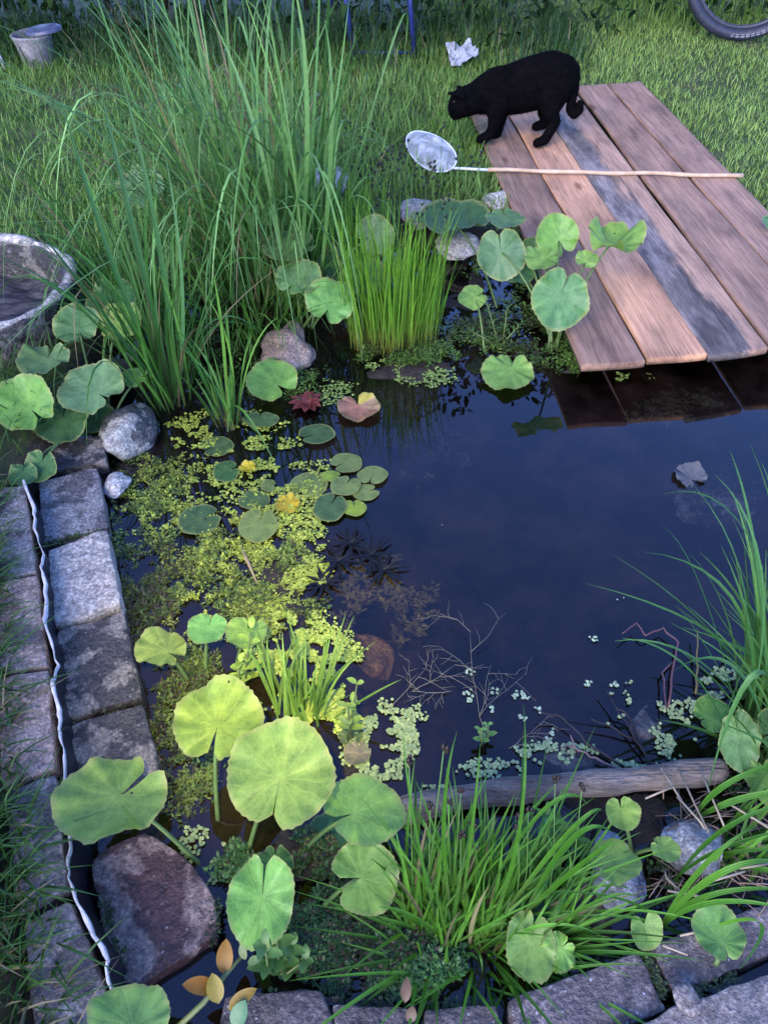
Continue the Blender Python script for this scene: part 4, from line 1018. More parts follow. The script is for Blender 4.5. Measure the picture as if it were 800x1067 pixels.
def flat_leaf(name, u, v, wp, hp, notch, z, tint_, label, cat, **kw):
    V, F, UV, at, Nv = leaf_verts(u, v, wp, hp, notch, z, tilt=kw.pop('tilt', 2), **kw)
    m_ = MB(); m_.add(V, F, tint_, UV)
    return tag(m_.build(name, M['leaf']), label, cat)
# withered pads and leaves
V, F, UV, at, Nv = leaf_verts(374, 426, 46, 28, 105, .006, tilt=2, gap=26, cup=.22, rip=.08, fold=.12, seed=3)
tt = np.array([(.30, .15, .10) if uv[0] < .62 else ((.36, .31, .06) if uv[0] > .8 else (.30, .20, .12)) for uv in UV])
m_ = MB(); m_.add(V, F, tt, UV); tag(m_.build('withered_pad', M['leaf']), 'withered yellow and pink lily pad curled up on the dark water', 'leaf')
mb = MB(); c = P(320, 420, .008)
for k in range(11):
    a = 2 * PI * k / 11 + random.uniform(-.15, .15); L = random.uniform(.034, .048); d = Vector((math.cos(a), math.sin(a), .15))
    ribbons(mb, [c], [c + d * L * .5 + Vector((0, 0, .006))], [c + d * L], np.array([.026]), 5, np.array([[.15, .035, .032]]) * random.uniform(.7, 1.3), .2)
tag(mb.build('red_rosette', M['small_leaf']), 'dull red rosette of fallen leaves floating between the weeds and rushes', 'leaf')
V, F, UV, at, Nv = leaf_verts(718, 496, 34, 24, 300, .002, tilt=2, gap=50, cup=.1, rip=.12, cren=.025, fold=.06, seed=9)
m_ = MB(); m_.add(V, F, (.12, .12, .12), UV); tag(m_.build('dead_leaf', M['hedge_leaf']), 'pale grey ragged dead leaf floating on the open water', 'leaf')
for (u, v, wp, hp, nd_, cc, lab) in [(300, 525, 26, 20, 40, (.42, .30, .02), 'yellow decaying leaf in the duckweed beside the lily pads'), (372, 785, 30, 24, 30, (.20, .17, .10), 'pale brown dead leaf at the edge of the bright duckweed'),
                                     (258, 487, 18, 12, 0, (.45, .36, .02), 'small bright yellow leaf next to the dark lily pad'), (365, 768, 26, 18, 200, (.09, .13, .04), 'dull olive leaf floating left of the pale duckweed')]:
    flat_leaf('floating_leaf', u, v, wp, hp, nd_, .006, cc, lab, 'leaf', cup=.2, rip=.12, gap=6)

# ---------------------------------------------------------------- small floating and creeping leaves
def discs(mb, pos, rad, ca, cb, k=6, tiltamp=.12, elong=1.0):
    n = len(pos); a0 = rng.uniform(0, 2 * PI, n)
    rad = np.broadcast_to(rad, (n,))
    th = a0[:, None] + (np.arange(k) * 2 * PI / k)[None]
    ex, ey = np.cos(th) * rad[:, None] * elong, np.sin(th) * rad[:, None]
    ro = rng.uniform(0, 2 * PI, n)[:, None]
    x = ex * np.cos(ro) - ey * np.sin(ro); y = ex * np.sin(ro) + ey * np.cos(ro)
    tx = rng.normal(0, tiltamp, n)[:, None]; ty = rng.normal(0, tiltamp, n)[:, None]
    V = np.stack([pos[:, 0:1] + x, pos[:, 1:2] + y, pos[:, 2:3] + x * tx + y * ty], -1).reshape(-1, 3)
    F = np.arange(n * k).reshape(n, k)
    mb.add(V, F, jitter_tint(n, ca, cb, .25).repeat(k, 0))
def scatter_px(ells, n, z=0.003, thr=-.1, sc=26, seed=3):
    """random points in soft ellipses that are thinned out by noise"""
    out = []
    for (u, v, ru, rv, wgt) in ells:
        m = int(n * wgt); c = P(u, v, 0); cx = P(u + ru, v, 0); cy = P(u, v - rv, 0)
        a = rng.uniform(0, 2 * PI, m); r = np.sqrt(rng.uniform(0, 1, m)) * rng.uniform(.75, 1.1, m)
        x = c.x + r * np.cos(a) * (cx.x - c.x) + r * np.sin(a) * (cy.x - c.x); y = c.y + r * np.cos(a) * (cx.y - c.y) + r * np.sin(a) * (cy.y - c.y)
        q = vnoise(x, y, sc, seed) * .6 + vnoise(x, y, sc * 2.7, seed + 1) * .4
        ok = q > thr + .5 * np.clip(r - .6, 0, 1); out.append(np.stack([x[ok], y[ok], np.full(ok.sum(), z)], 1))
    p = np.concatenate(out); p[:, 2] += rng.uniform(0, .003, len(p)); return p
mb = MB()
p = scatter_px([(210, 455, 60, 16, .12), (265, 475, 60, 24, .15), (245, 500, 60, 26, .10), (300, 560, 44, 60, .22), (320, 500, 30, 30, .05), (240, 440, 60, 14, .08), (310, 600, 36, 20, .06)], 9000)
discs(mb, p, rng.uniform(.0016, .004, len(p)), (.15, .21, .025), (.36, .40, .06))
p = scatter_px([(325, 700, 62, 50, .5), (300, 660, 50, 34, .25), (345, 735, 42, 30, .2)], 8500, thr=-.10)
discs(mb, p, rng.uniform(.0013, .0034, len(p)), (.24, .33, .035), (.50, .55, .10))  # brighter tints here carry part of the torch pool in their colour
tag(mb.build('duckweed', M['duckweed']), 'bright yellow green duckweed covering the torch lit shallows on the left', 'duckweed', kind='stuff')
mb = MB()
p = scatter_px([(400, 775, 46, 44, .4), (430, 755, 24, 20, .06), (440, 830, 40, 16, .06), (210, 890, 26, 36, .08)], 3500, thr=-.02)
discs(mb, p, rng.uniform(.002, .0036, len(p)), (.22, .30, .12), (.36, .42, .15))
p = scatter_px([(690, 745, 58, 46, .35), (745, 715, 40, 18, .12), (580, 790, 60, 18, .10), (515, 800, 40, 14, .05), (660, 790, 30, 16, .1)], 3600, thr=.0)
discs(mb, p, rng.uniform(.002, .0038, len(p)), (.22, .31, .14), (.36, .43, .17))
p = scatter_px([(420, 385, 60, 12, .3), (440, 395, 40, 10, .1), (340, 410, 40, 16, .15), (650, 393, 36, 5, .1), (520, 350, 40, 30, .12), (600, 955, 50, 20, .06), (330, 1020, 60, 30, .04)], 2600, thr=.0)
discs(mb, p, rng.uniform(.002, .004, len(p)), (.12, .19, .04), (.24, .31, .08))
p = scatter_px([(590, 600, 190, 170, .14)], 700, thr=.42, sc=9)
discs(mb, p, rng.uniform(.0008, .0022, len(p)), (.30, .32, .24), (.45, .46, .4))
for (u, v) in [(513, 739), (487, 721), (489, 728), (536, 725), (548, 726), (542, 722), (560, 740), (545, 748), (490, 700), (516, 720), (573, 768), (576, 762), (570, 772), (618, 665), (640, 712), (612, 712)]:
    p = np.array([list(P(u + random.uniform(-4, 4), v + random.uniform(-3, 3), .003)) for _ in range(7)]); discs(mb, p, rng.uniform(.002, .0035, 7), (.30, .40, .22), (.42, .5, .3))
tag(mb.build('pale_duckweed', M['duckweed']), 'pale duckweed specks drifting at the near and right banks', 'duckweed', kind='stuff')

def sprigs(mb, pos, leaf, ca, cb, zr=(.0, .02), nl=5):
    n = len(pos); q = np.repeat(pos, nl, 0); m = len(q)
    a = rng.uniform(0, 2 * PI, m); zz = rng.uniform(*zr, m)
    r = rng.uniform(.002, .009, m)
    b = q + np.stack([np.cos(a) * r * .3, np.sin(a) * r * .3, zz * .8], 1)
    L = rng.uniform(leaf[0], leaf[1], m)
    d = np.stack([np.cos(a), np.sin(a), rng.uniform(-.1, .5, m)], 1)
    lo = vnoise(q[:, 0], q[:, 1], 7, 61) * .6 + vnoise(q[:, 0], q[:, 1], 19, 62) * .4
    tt = jitter_tint(m, ca, cb, .45) * (1 + .75 * lo)[:, None]
    br = rng.uniform(0, 1, m) < np.where(lo < -.15, .3, .05); tt[br] = np.array([.05, .035, .018]) * rng.uniform(.5, 1.5, (br.sum(), 1))
    ribbons(mb, b, b + d * (L * .5)[:, None] + np.array([0, 0, .001]), b + d * L[:, None], L * rng.uniform(.35, .7, m), 3, tt)
mb = MB()
p = scatter_px([(170, 560, 60, 70, .3), (230, 600, 80, 60, .25), (190, 690, 40, 60, .15), (150, 500, 40, 36, .07), (300, 590, 40, 40, .1), (190, 760, 46, 80, .22), (280, 620, 60, 60, .2), (160, 640, 40, 60, .15)], 6500, z=-.004, thr=-.14, sc=18, seed=8)
sprigs(mb, p, (.003, .010), (.035, .06, .010), (.15, .20, .03), (-.006, .010))
p = scatter_px([(250, 590, 90, 60, .25), (280, 560, 50, 40, .2), (220, 560, 70, 50, .15), (180, 520, 60, 50, .2), (240, 640, 70, 40, .2)], 3000, z=0, thr=-.02, sc=30, seed=21)
sprigs(mb, p, (.003, .008), (.15, .19, .02), (.32, .36, .05), (.0, .006))
tag(mb.build('pond_weed', M['small_leaf']), 'olive mat of tiny leaved pond weed filling the shallow left side', 'pond weed', kind='stuff')
mb = MB()
p = scatter_px([(340, 960, 70, 60, .35), (370, 1000, 70, 46, .3), (310, 900, 50, 30, .12), (440, 1000, 60, 40, .12), (250, 890, 40, 30, .08), (400, 930, 40, 30, .1)], 3600, z=.002, thr=-.3, sc=16, seed=31)
hgt = .028 * (vnoise(p[:, 0], p[:, 1], 14, 33) * .5 + .45); p[:, 2] += np.maximum(terrain_z(p[:, 0], p[:, 1]), -.003) + np.clip(hgt, 0, 1)
sprigs(mb, p, (.004, .009), (.022, .065, .012), (.06, .14, .025), (-.006, .012), 7)
tag(mb.build('creeping_moss', M['small_leaf']), 'dark green mossy mat of tiny leaves at the front of the pond', 'moss', kind='stuff')
mb = MB()
p = scatter_px([(540, 330, 60, 46, .3), (500, 350, 40, 30, .15), (570, 360, 40, 24, .15), (600, 385, 60, 8, .1), (430, 372, 60, 14, .25), (300, 400, 60, 20, .15), (280, 300, 70, 40, .15), (230, 360, 50, 50, .15), (510, 270, 40, 26, .1)], 2600, z=.004, thr=-.05, sc=16, seed=41)
p[:, 2] += np.maximum(terrain_z(p[:, 0], p[:, 1]), -.003)
sprigs(mb, p, (.004, .010), (.03, .07, .012), (.10, .17, .03), (-.004, .03), 6)
tag(mb.build('bank_greenery', M['small_leaf']), 'mixed tiny leaved greenery on the back bank below the round leaves', 'ground cover', kind='stuff')
mb = MB()
p = scatter_px([(610, 900, 90, 60, .3), (720, 920, 90, 40, .3), (760, 850, 60, 40, .2), (560, 930, 60, 50, .2)], 700, z=.004, thr=.1, sc=16, seed=51)
p[:, 2] += np.maximum(terrain_z(p[:, 0], p[:, 1]), -.003)
sprigs(mb, p, (.004, .010), (.03, .08, .012), (.08, .16, .03), (-.004, .02), 5)
tag(mb.build('bank_seedlings', M['small_leaf']), 'sparse tiny seedlings on the dark mud in front of the log', 'ground cover', kind='stuff')

mb = MB()
p = scatter_px([(750, 505, 60, 34, .5), (700, 420, 60, 20, .2), (400, 620, 60, 50, .2), (440, 470, 50, 40, .15)], 900, z=-.012, thr=-.1, sc=12, seed=71)
sprigs(mb, p, (.006, .016), (.08, .09, .04), (.2, .2, .1), (-.012, .006), 6)
tag(mb.build('submerged_weed', M['small_leaf']), 'murky weed seen dimly below the open water', 'pond weed', kind='stuff')
# moss and crumbs of soil in the joints between the edging stones
mb = MB(); pp = []
for (a_, b_, z_) in [((40, 495), (110, 482), .033), ((44, 568), (113, 550), .036), ((57, 653), (128, 633), .038), ((68, 752), (150, 729), .033), ((80, 838), (168, 818), .028), ((113, 490), (150, 728), .01), ((150, 735), (178, 815), .01), ((690, 1040), (672, 988), .045), ((530, 1050), (672, 985), .02), ((705, 1042), (820, 998), .05), ((520, 1046), (345, 1046), .02), ((100, 900), (130, 1030), .03), ((224, 940), (220, 980), .02)]:
    for k in range(60):
        t_ = random.random(); q_ = P(a_[0] + (b_[0] - a_[0]) * t_ + random.gauss(0, 2.5), a_[1] + (b_[1] - a_[1]) * t_ + random.gauss(0, 2.0), z_)
        if vnoise(np.array([q_.x]), np.array([q_.y]), 20, 77)[0] > -.15: pp.append(list(q_))
sprigs(mb, np.array(pp), (.003, .008), (.02, .03, .010), (.06, .09, .022), (-.004, .008), 5)
tag(mb.build('joint_moss', M['small_leaf']), 'dark moss and crumbs in the joints of the edging stones', 'moss', kind='stuff')

# feathery upright water plant beside the rush clump
def oval_leaf(mb, b, d, L, wd, tint_, curl=.15):
    b = Vector(b); d = Vector(d).normalized(); c = b + d * L * .5 + Vector((0, 0, curl * L)); e = b + d * L
    m2 = MB(); n = 8
    sidev = d.cross(Vector((0, 0, 1))); sidev = sidev.normalized() if sidev.length > .05 else Vector((1, 0, 0))
    vv = []; uv = []
    for i in range(n + 1):
        t_ = i / n; p = b * (1 - t_) ** 2 + c * 2 * t_ * (1 - t_) + e * t_ ** 2; wv = wd * (math.sin(PI * min(1, t_ ** .8)) ** .7 if 0 < t_ < 1 else .02) / 2
        up = Vector((0, 0, wv * .35))
        vv += [p - sidev * wv + up, p, p + sidev * wv + up]; uv += [(0, t_), (.5, t_), (1, t_)]
    ff = []
    for i in range(n):
        for k in range(2): ff.append((i * 3 + k, i * 3 + k + 1, i * 3 + k + 4, i * 3 + k + 3))
    mb.add(vv, ff, tint_, uv)
def stalk_plant(name, base, z0, label, cat, shoots, tint_a, tint_b, L, wd, group=None, steps=5, stem_c=(.10, .13, .04)):
    b = P(*base, z0); root = empty(name, b, label, cat, group); ms = MB(); ml = MB()
    for (u, v, dy) in shoots:
        top = PY(u, v, b.y + dy); bb = b + Vector((random.uniform(-.01, .01), random.uniform(-.01, .01), 0))
        mid = (bb + top) / 2 + Vector((0, -.01, .01)); ms.tube([bb, mid, top], [.0022, .0018, .001], 6, stem_c)
        for k in range(steps):
            t_ = .35 + .65 * k / max(1, steps - 1); q = bb.lerp(top, t_)
            for s_ in (0, PI):
                a = k * 1.5 + s_ + random.uniform(-.3, .3)
                kk = random.random(); oval_leaf(ml, q, (math.cos(a), math.sin(a), .45), L * (1.15 - .5 * t_) * random.uniform(.8, 1.2), wd * (1.15 - .4 * t_), np.array(tint_a) * (1 - kk) + np.array(tint_b) * kk)
    ms.build('stem', M['stem'], root); ml.build('leaves', M['small_leaf'], root); return root
stalk_plant('creeping_herb', (252, 715), .0, 'bright yellow green herb with paired leaves beside the round lime leaves', 'herb', [(262, 655, .02), (272, 690, .03), (250, 690, 0)], (.20, .32, .04), (.30, .40, .06), .028, .016, steps=4)
stalk_plant('creeping_herb', (365, 770), .0, 'small yellow green herb at the edge of open water by the lit duckweed', 'herb', [(372, 712, .02), (362, 735, .0)], (.18, .28, .04), (.26, .34, .08), .024, .013, steps=3)
stalk_plant('creeping_herb', (290, 1010), .02, 'green leafy herb shoots just below the folded heart shaped leaf', 'herb', [(288, 972, .02), (305, 985, .01), (276, 985, .0), (318, 1000, .0)], (.06, .14, .025), (.10, .20, .04), .030, .016, steps=4)
stalk_plant('creeping_herb', (505, 775), .0, 'tiny green sprout on the water behind the foreground grass tuft', 'herb', [(508, 755, .01), (500, 760, 0)], (.12, .25, .05), (.16, .3, .06), .016, .009, steps=3)
stalk_plant('creeping_herb', (585, 890), .01, 'leafy herb with narrow leaves to the right inside the foreground grass', 'herb', [(570, 850, .03), (600, 870, .02), (620, 880, .02), (585, 905, 0), (555, 890, .0)], FG1, FG2, .034, .010, steps=6)
stalk_plant('feathery_herb', (520, 360), .0, 'upright feathery water herb between the rushes and planks', 'herb', [(505, 310, .02), (528, 320, .02), (545, 335, .02), (490, 345, .0)], (.04, .10, .02), (.08, .16, .04), .022, .005, steps=9)
# plant with yellowing oval leaves
def yellow_plant():
    b = P(170, 1085, .05); root = empty('yellowing_herb', b, 'stalk with yellowing oval leaves on the dark front stone', 'herb')
    ms = MB(); pts = [b, P(212, 1045, .07), P(238, 1012, .08), P(256, 992, .08)]; ms.tube(pts, [.004, .0038, .0032, .002], 8, (.13, .16, .05)); ms.build('stem', M['stem'], root)
    for (bp, tp, wd, c_) in [((234, 1016), (236, 978), .022, (.25, .12, .008)), ((226, 1030), (190, 1026), .022, (.28, .12, .008)), ((228, 1046), (221, 1014), .022, (.22, .17, .014)), ((238, 1052), (268, 1030), .018, (.22, .14, .010)), ((244, 1072), (256, 1042), .022, (.09, .20, .08)), ((256, 1000), (250, 985), .010, (.22, .26, .1)), ((258, 1003), (272, 1000), .012, (.14, .22, .08))]:
        ml = MB(); p0 = P(*bp, .078); p1 = P(*tp, .095); d = p1 - p0; oval_leaf(ml, p0, d, d.length, wd, c_, .12); ml.build('leaf', M['small_leaf'], root)
yellow_plant()
for (u, v, tu, tv, lab) in [(422, 1045, 424, 1018, 'pale tan dead leaf upright beside the dark moss'), (427, 1066, 430, 1048, 'pale tan dead leaf at the bottom edge below the other tan leaf')]:
    ml = MB(); p0 = P(u, v, .05); p1 = P(tu, tv, .058); oval_leaf(ml, p0, p1 - p0, (p1 - p0).length, .014, (.13, .08, .04)); tag(ml.build('dead_leaf', M['small_leaf']), lab, 'leaf', 'tan dead leaves by the front stones')
# dark star shaped floating plants
for (u, v, r, lab) in [(400, 594, 24, 'dark star shaped floating rosette furthest out on open water'), (388, 578, 26, 'dark spiky floating rosette joined beside the outermost one'), (352, 585, 26, 'dark brown spiky rosette touching the pond weed'), (338, 608, 20, 'brownish spiky rosette nearest the near bank weeds'), (366, 566, 24, 'dark spiky rosette behind the others at the weed edge')]:
    mb = MB(); c = P(u, v, .002); s_ = S(u, v, 0)
    for k in range(11):
        a = 2 * PI * k / 11 + random.uniform(-.25, .25); L = r * s_ * random.uniform(.8, 1.2); d = Vector((math.cos(a), math.sin(a), .12))
        ribbons(mb, [c], [c + d * L * .5 + Vector((0, 0, .008))], [c + d * L], np.array([.0085]), 5, np.array([[.004, .0035, .003]]) * random.uniform(.7, 1.5), .2)
    tag(mb.build('floating_rosette', M['small_leaf']), lab, 'water plant', 'dark spiky rosettes')
# thin branching water plant
def branch(ms, p, d, L, depth, r, tint_):
    q = p; pts = [p]
    for k in range(5):
        d = (d + Vector((random.uniform(-.35, .35), random.uniform(-.35, .35), random.uniform(-.05, .05)))).normalized(); q = q + d * L / 5; q.z = max(.002, min(q.z, .02)); pts.append(q)
        if depth > 0 and random.random() < .75:
            a = random.choice((-1, 1)) * random.uniform(.5, 1.1); d2 = Vector((d.x * math.cos(a) - d.y * math.sin(a), d.x * math.sin(a) + d.y * math.cos(a), random.uniform(-.1, .3)))
            branch(ms, q, d2, L * random.uniform(.35, .55), depth - 1, r * .7, tint_)
    ms.tube(pts, [r * (1 - .1 * k) for k in range(6)], 5, tint_)
random.seed(21)
ms = MB()
for (u, v, tu, tv) in [(508, 770, 490, 660), (500, 745, 495, 690), (400, 742, 432, 690), (470, 720, 430, 730), (430, 720, 470, 690), (530, 780, 560, 745)]:
    a = P(u, v, .004); b = P(tu, tv, .006); branch(ms, a, (b - a).normalized(), (b - a).length, 2, .00065, (.22, .19, .13))
tag(ms.build('branching_weed', M['stem']), 'thin branching brown weed spreading on the water near the front tuft', 'water plant')
# twigs
for rows, tint_, lab in [([[(688, 815), (662, 770), (628, 715)], [(672, 785), (655, 748), (640, 735)], [(662, 772), (640, 760), (614, 748)]], (.018, .013, .014), 'dark forked twig sticking up from the water at the right bank'),
                    ([[(650, 800), (610, 772), (585, 748), (560, 740)]], (.03, .022, .022), 'thin dark twig bending over the water behind the log'),
                    ([[(655, 805), (620, 790), (600, 780), (594, 766)], [(606, 783), (592, 776), (584, 780)]], (.20, .14, .13), 'pale forked twig lying against the log'),
                    ([[(696, 735), (700, 700), (706, 670), (690, 655), (672, 662), (662, 650), (648, 660)], [(700, 690), (690, 700), (694, 740)]], (.12, .06, .065), 'reddish curly twig rising from the duckweed'),
                    ([[(725, 722), (726, 690), (726, 655)]], (.16, .13, .05), 'upright brown stub stalk standing in the duckweed')]:
    mb = MB()
    for r_ in rows:
        pts = [P(u, v, .005 + .02 * (k / max(1, len(r_) - 1))) for k, (u, v) in enumerate(r_)]
        f = []
        for k in range(len(pts) - 1):
            for j in range(4): f.append(pts[k].lerp(pts[k + 1], j / 4) + Vector((random.uniform(-.0015, .0015),) * 3))
        f.append(pts[-1]); mb.tube(f, [.0024 * (1 - .55 * k / len(f)) for k in range(len(f))], 6, tint_)
    tag(mb.build('twig', M['stem']), lab, 'twig', 'twigs in the water')
straws = [[(688, 800), (712, 838), (735, 862)], [(706, 800), (722, 835), (738, 868)], [(705, 830), (728, 855), (734, 864)], [(695, 928), (728, 934)], [(672, 832), (700, 820)], [(728, 800), (745, 840), (756, 866)], [(760, 838), (800, 862)], [(692, 905), (694, 915), (710, 930)], [(690, 985), (716, 995)], [(708, 975), (730, 970)], [(770, 905), (800, 900)], [(735, 920), (775, 908)]]
mb = MB()
for r_ in straws:
    z_ = .055 + random.uniform(0, .02); pts = [P(u, v, z_ + random.uniform(-.004, .004)) for u, v in r_]; mb.tube(pts, [.0017] * len(pts), 6, np.array((.32, .25, .16)) * random.uniform(.7, 1.3))
for k in range(150):
    u, v = random.uniform(690, 830), random.uniform(815, 930); a = P(u, v, .035 + random.uniform(0, .02)); d = Vector((random.uniform(-1, 1), random.uniform(-1, .3), random.uniform(-.15, .15))).normalized() * random.uniform(.02, .07)
    mb.tube([a, a + d * .5 + Vector((0, 0, .004)), a + d], [.0011, .001, .0006], 4, np.array((.22, .15, .10)) * random.uniform(.4, 1.4))
tag(mb.build('dry_straw', M['stem']), 'dry straw and dead stalks scattered over the mud at the right', 'straw', kind='stuff')
mb = MB(); a = P(248, 562, .003); b = P(268, 608, .006); mb.tube([a, a.lerp(b, .5) + Vector((0, 0, .003)), b], [.0012, .004, .001], 6, (.26, .20, .11)); tag(mb.build('dead_stalk', M['stem']), 'tan pointed dead stalk lying in the weeds below the lily pads', 'stalk')

# ---------------------------------------------------------------- cat
def build_cat():
    pz = .102; Yc = P(535, 146, pz).y
    s_ = S(535, 110, .2)
    spheres = []
    def q(u, v, dy): return PY(u, v, Yc + dy)
    def chain(pts, sub=8):
        """pts: (u, v, dy, r_px, width factor)"""
        for i in range(len(pts) - 1):
            for k in range(sub + (i == len(pts) - 2)):
                t_ = k / sub; u, v, dy, r, wf = [pts[i][j] * (1 - t_) + pts[i + 1][j] * t_ for j in range(5)]
                spheres.append((q(u, v, dy), r * s_, r * s_ * wf))
    chain([(586, 80, .01, 15, .85), (581, 81, .0, 23, .74), (572, 83, 0, 27.5, .62), (558, 86.5, 0, 27.5, .58), (543, 91, 0, 26.5, .56), (531, 94, -.005, 25, .55), (520, 95, -.01, 24.5, .56), (508, 98, -.015, 20.5, .58), (499, 101, -.02, 17, .68)])
    chain([(499, 101, -.02, 16, .7), (490, 104, -.025, 15, .9), (482, 107, -.028, 14.5, 1.02), (477, 112, -.034, 11, .95), (475, 118, -.040, 6.8, .95)])
    # front legs (near and far), with wrist and paw
    chain([(519, 106, -.035, 13, .7), (516, 121, -.04, 8.5, .8), (514, 131, -.045, 5.8, 1), (510, 140, -.045, 5.2, 1), (504, 144, -.05, 5.2, 1.1), (500, 145, -.052, 4.4, 1.2)])
    chain([(521, 108, .035, 12, .7), (521, 122, .04, 7.5, .8), (520, 131, .04, 5.4, 1), (518, 139, .04, 4.8, 1), (513, 142, .035, 4.8, 1.1)])
    # hind legs: thigh, knee forward, hock back, paw
    chain([(580, 88, -.03, 19, .5), (575, 104, -.045, 14, .55), (573, 116, -.05, 8.5, .7), (578, 127, -.055, 6, .8), (572, 138, -.058, 5.4, .9), (567, 146, -.06, 5.2, 1.1), (559, 149, -.064, 4.3, 1.2)])
    chain([(577, 90, .04, 18, .5), (571, 106, .05, 12, .6), (567, 117, .05, 7.5, .8), (569, 124, .05, 5.6, .9), (565, 130, .05, 5.4, 1), (558, 132, .045, 4.6, 1.2)])
    # tail, hanging down and curling up at the end
    chain([(590, 74, .01, 8, 1), (597, 82, .0, 6.5, 1), (598, 93, -.01, 5.2, 1), (595, 105, -.02, 5, 1), (594, 114, -.03, 5, 1), (598, 119, -.04, 5, 1), (603, 115, -.045, 4.6, 1), (604, 108, -.045, 3.8, 1)])
    bm = bmesh.new()
    for c, r, ry in spheres:
        g = bmesh.ops.create_icosphere(bm, subdivisions=2, radius=1, matrix=Matrix.Translation(c) @ Matrix.Diagonal((r, ry, r * .97, 1)))
    # ears as cones, rooted in the head
    for (bu, bv, tu, tv, dy) in [(480, 99, 467, 97, -.058), (485, 95, 476, 90, .010)]:
        b = q(bu, bv, dy); t_ = q(tu, tv, dy - .01); d = t_ - b
        mt = Matrix.Translation(b + d * .4) @ d.to_track_quat('Z', 'Y').to_matrix().to_4x4() @ Matrix.Diagonal((1, .55, 1, 1))
        bmesh.ops.create_cone(bm, cap_ends=True, segments=12, radius1=.024, radius2=.006, depth=d.length * 1.3, matrix=mt)
    me = bpy.data.meshes.new('tmp'); bm.to_mesh(me); bm.free()
    tmp = bpy.data.objects.new('tmp', me); C.objects.link(tmp)
    md = tmp.modifiers.new('r', 'REMESH'); md.mode = 'VOXEL'; md.voxel_size = .0034
    sm = tmp.modifiers.new('s', 'SMOOTH'); sm.iterations = 4; sm.factor = .5
    dg = bpy.context.evaluated_depsgraph_get(); dg.update(); ev = tmp.evaluated_get(dg)
    me2 = bpy.data.meshes.new_from_object(ev); bpy.data.objects.remove(tmp)
    root = empty('cat', P(540, 146, pz), 'black cat crouching on the planks with its head lowered towards the pond', 'cat')
    me2.transform(Matrix.Translation(-root.location)); me2.materials.clear(); me2.materials.append(M['cat'])
    for p_ in me2.polygons: p_.use_smooth = True
    o = bpy.data.objects.new('body', me2); C.objects.link(o); o.parent = root
    # short fur so the outline is soft
    nv = len(me2.vertices); co = np.zeros(nv * 3); no = np.zeros(nv * 3)
    me2.vertices.foreach_get('co', co); me2.vertices.foreach_get('normal', no); co = co.reshape(-1, 3); no = no.reshape(-1, 3)
    pick = rng.choice(nv, min(nv, 14000), replace=False); b = co[pick] + np.array(root.location); nn = no[pick]
    fl = np.array([.75, .0, -.35]) + rng.normal(0, .25, (len(pick), 3)); L = rng.uniform(.004, .010, len(pick))[:, None]
    mbf = MB(); ribbons(mbf, b - nn * .001, b + (nn * .5 + fl * .3) * L, b + (nn * .55 + fl * .8) * L, .0011, 2, np.full((len(pick), 3), .002)); mbf.build('fur', M['cat'], root)
    # eyes and nose
    for nm, (u, v, dy, r_) in {'eye': (473, 106, -.064, .0042), 'nose': (470, 119, -.043, .004)}.items():
        bm = bmesh.new(); bmesh.ops.create_uvsphere(bm, u_segments=10, v_segments=8, radius=r_, matrix=Matrix.Translation(q(u, v, dy))); from_bm(nm, bm, M['eye'] if nm == 'eye' else M['cat'], root)
M['eye'] = m_simple('cat_eye', [(.3, (.006, .006, .003)), (.7, (.012, .012, .006))], 60, .15, 0)
build_cat()

# ---------------------------------------------------------------- fishing net
def build_net():
    zt = .108; root = empty('fishing_net', P(560, 178, .105), 'white pond fishing net with a long bamboo stick lying across the planks', 'fishing net')
    a = P(427, 139, .13); b = P(470, 176, .115); c = (a + b) / 2; ax = (b - a) / 2; L = ax.length; axn = ax.normalized()
    sv = axn.cross(Vector((0, 0, 1))).normalized(); nrm_ = sv.cross(axn)
    if nrm_.z < 0: nrm_ = -nrm_
    tilt = Matrix.Rotation(R(24), 3, axn); sv = tilt @ sv; nrm_ = tilt @ nrm_
    Wd = .060
    def el(t_, k=1.0): return c + axn * (math.cos(t_) * L * k) + sv * (math.sin(t_) * Wd * k * (1 + .12 * math.cos(t_)))
    m_ = MB(); m_.tube([el(2 * PI * k / 48) for k in range(49)], .0026, 8); m_.build('hoop', M['plastic_white'], root)
    m_ = MB(); vv = []; ff = []; n, rg = 48, 12
    for j in range(rg + 1):
        k_ = 1 - j / rg
        for k in range(n):
            t_ = 2 * PI * k / n; p = el(t_, k_); q_ = p * 26
            vv.append(p + nrm_ * ((1 - k_ ** 2) * .030 + (1 - k_ ** 3) * .022 * mnoise.noise(q_) + (1 - k_) * .012 * mnoise.noise(q_ * 2.6)))
    for j in range(rg):
        for k in range(n): ff.append((j * n + k, j * n + (k + 1) % n, (j + 1) * n + (k + 1) % n, (j + 1) * n + k))
    m_.add(vv, ff); m_.build('net_bag', M['net'], root)
    p0 = P(469, 175, .114); p1 = P(508, 177, .112); m_ = MB(); m_.tube([p0, p0.lerp(p1, .6), p1], [.0042, .0045, .0048], 10); m_.build('socket', M['plastic_white'], root)
    p2 = P(773, 183, .112); m_ = MB(); pts = [p1.lerp(p2, k / 24) + Vector((0, .003 * math.sin(k * .5), .0015 * math.sin(k * .9))) for k in range(25)]
    m_.tube(pts, [.0066 + (.0011 if k % 6 == 0 else 0) for k in range(25)], 10); m_.build('stick', M['bamboo'], root)
build_net()

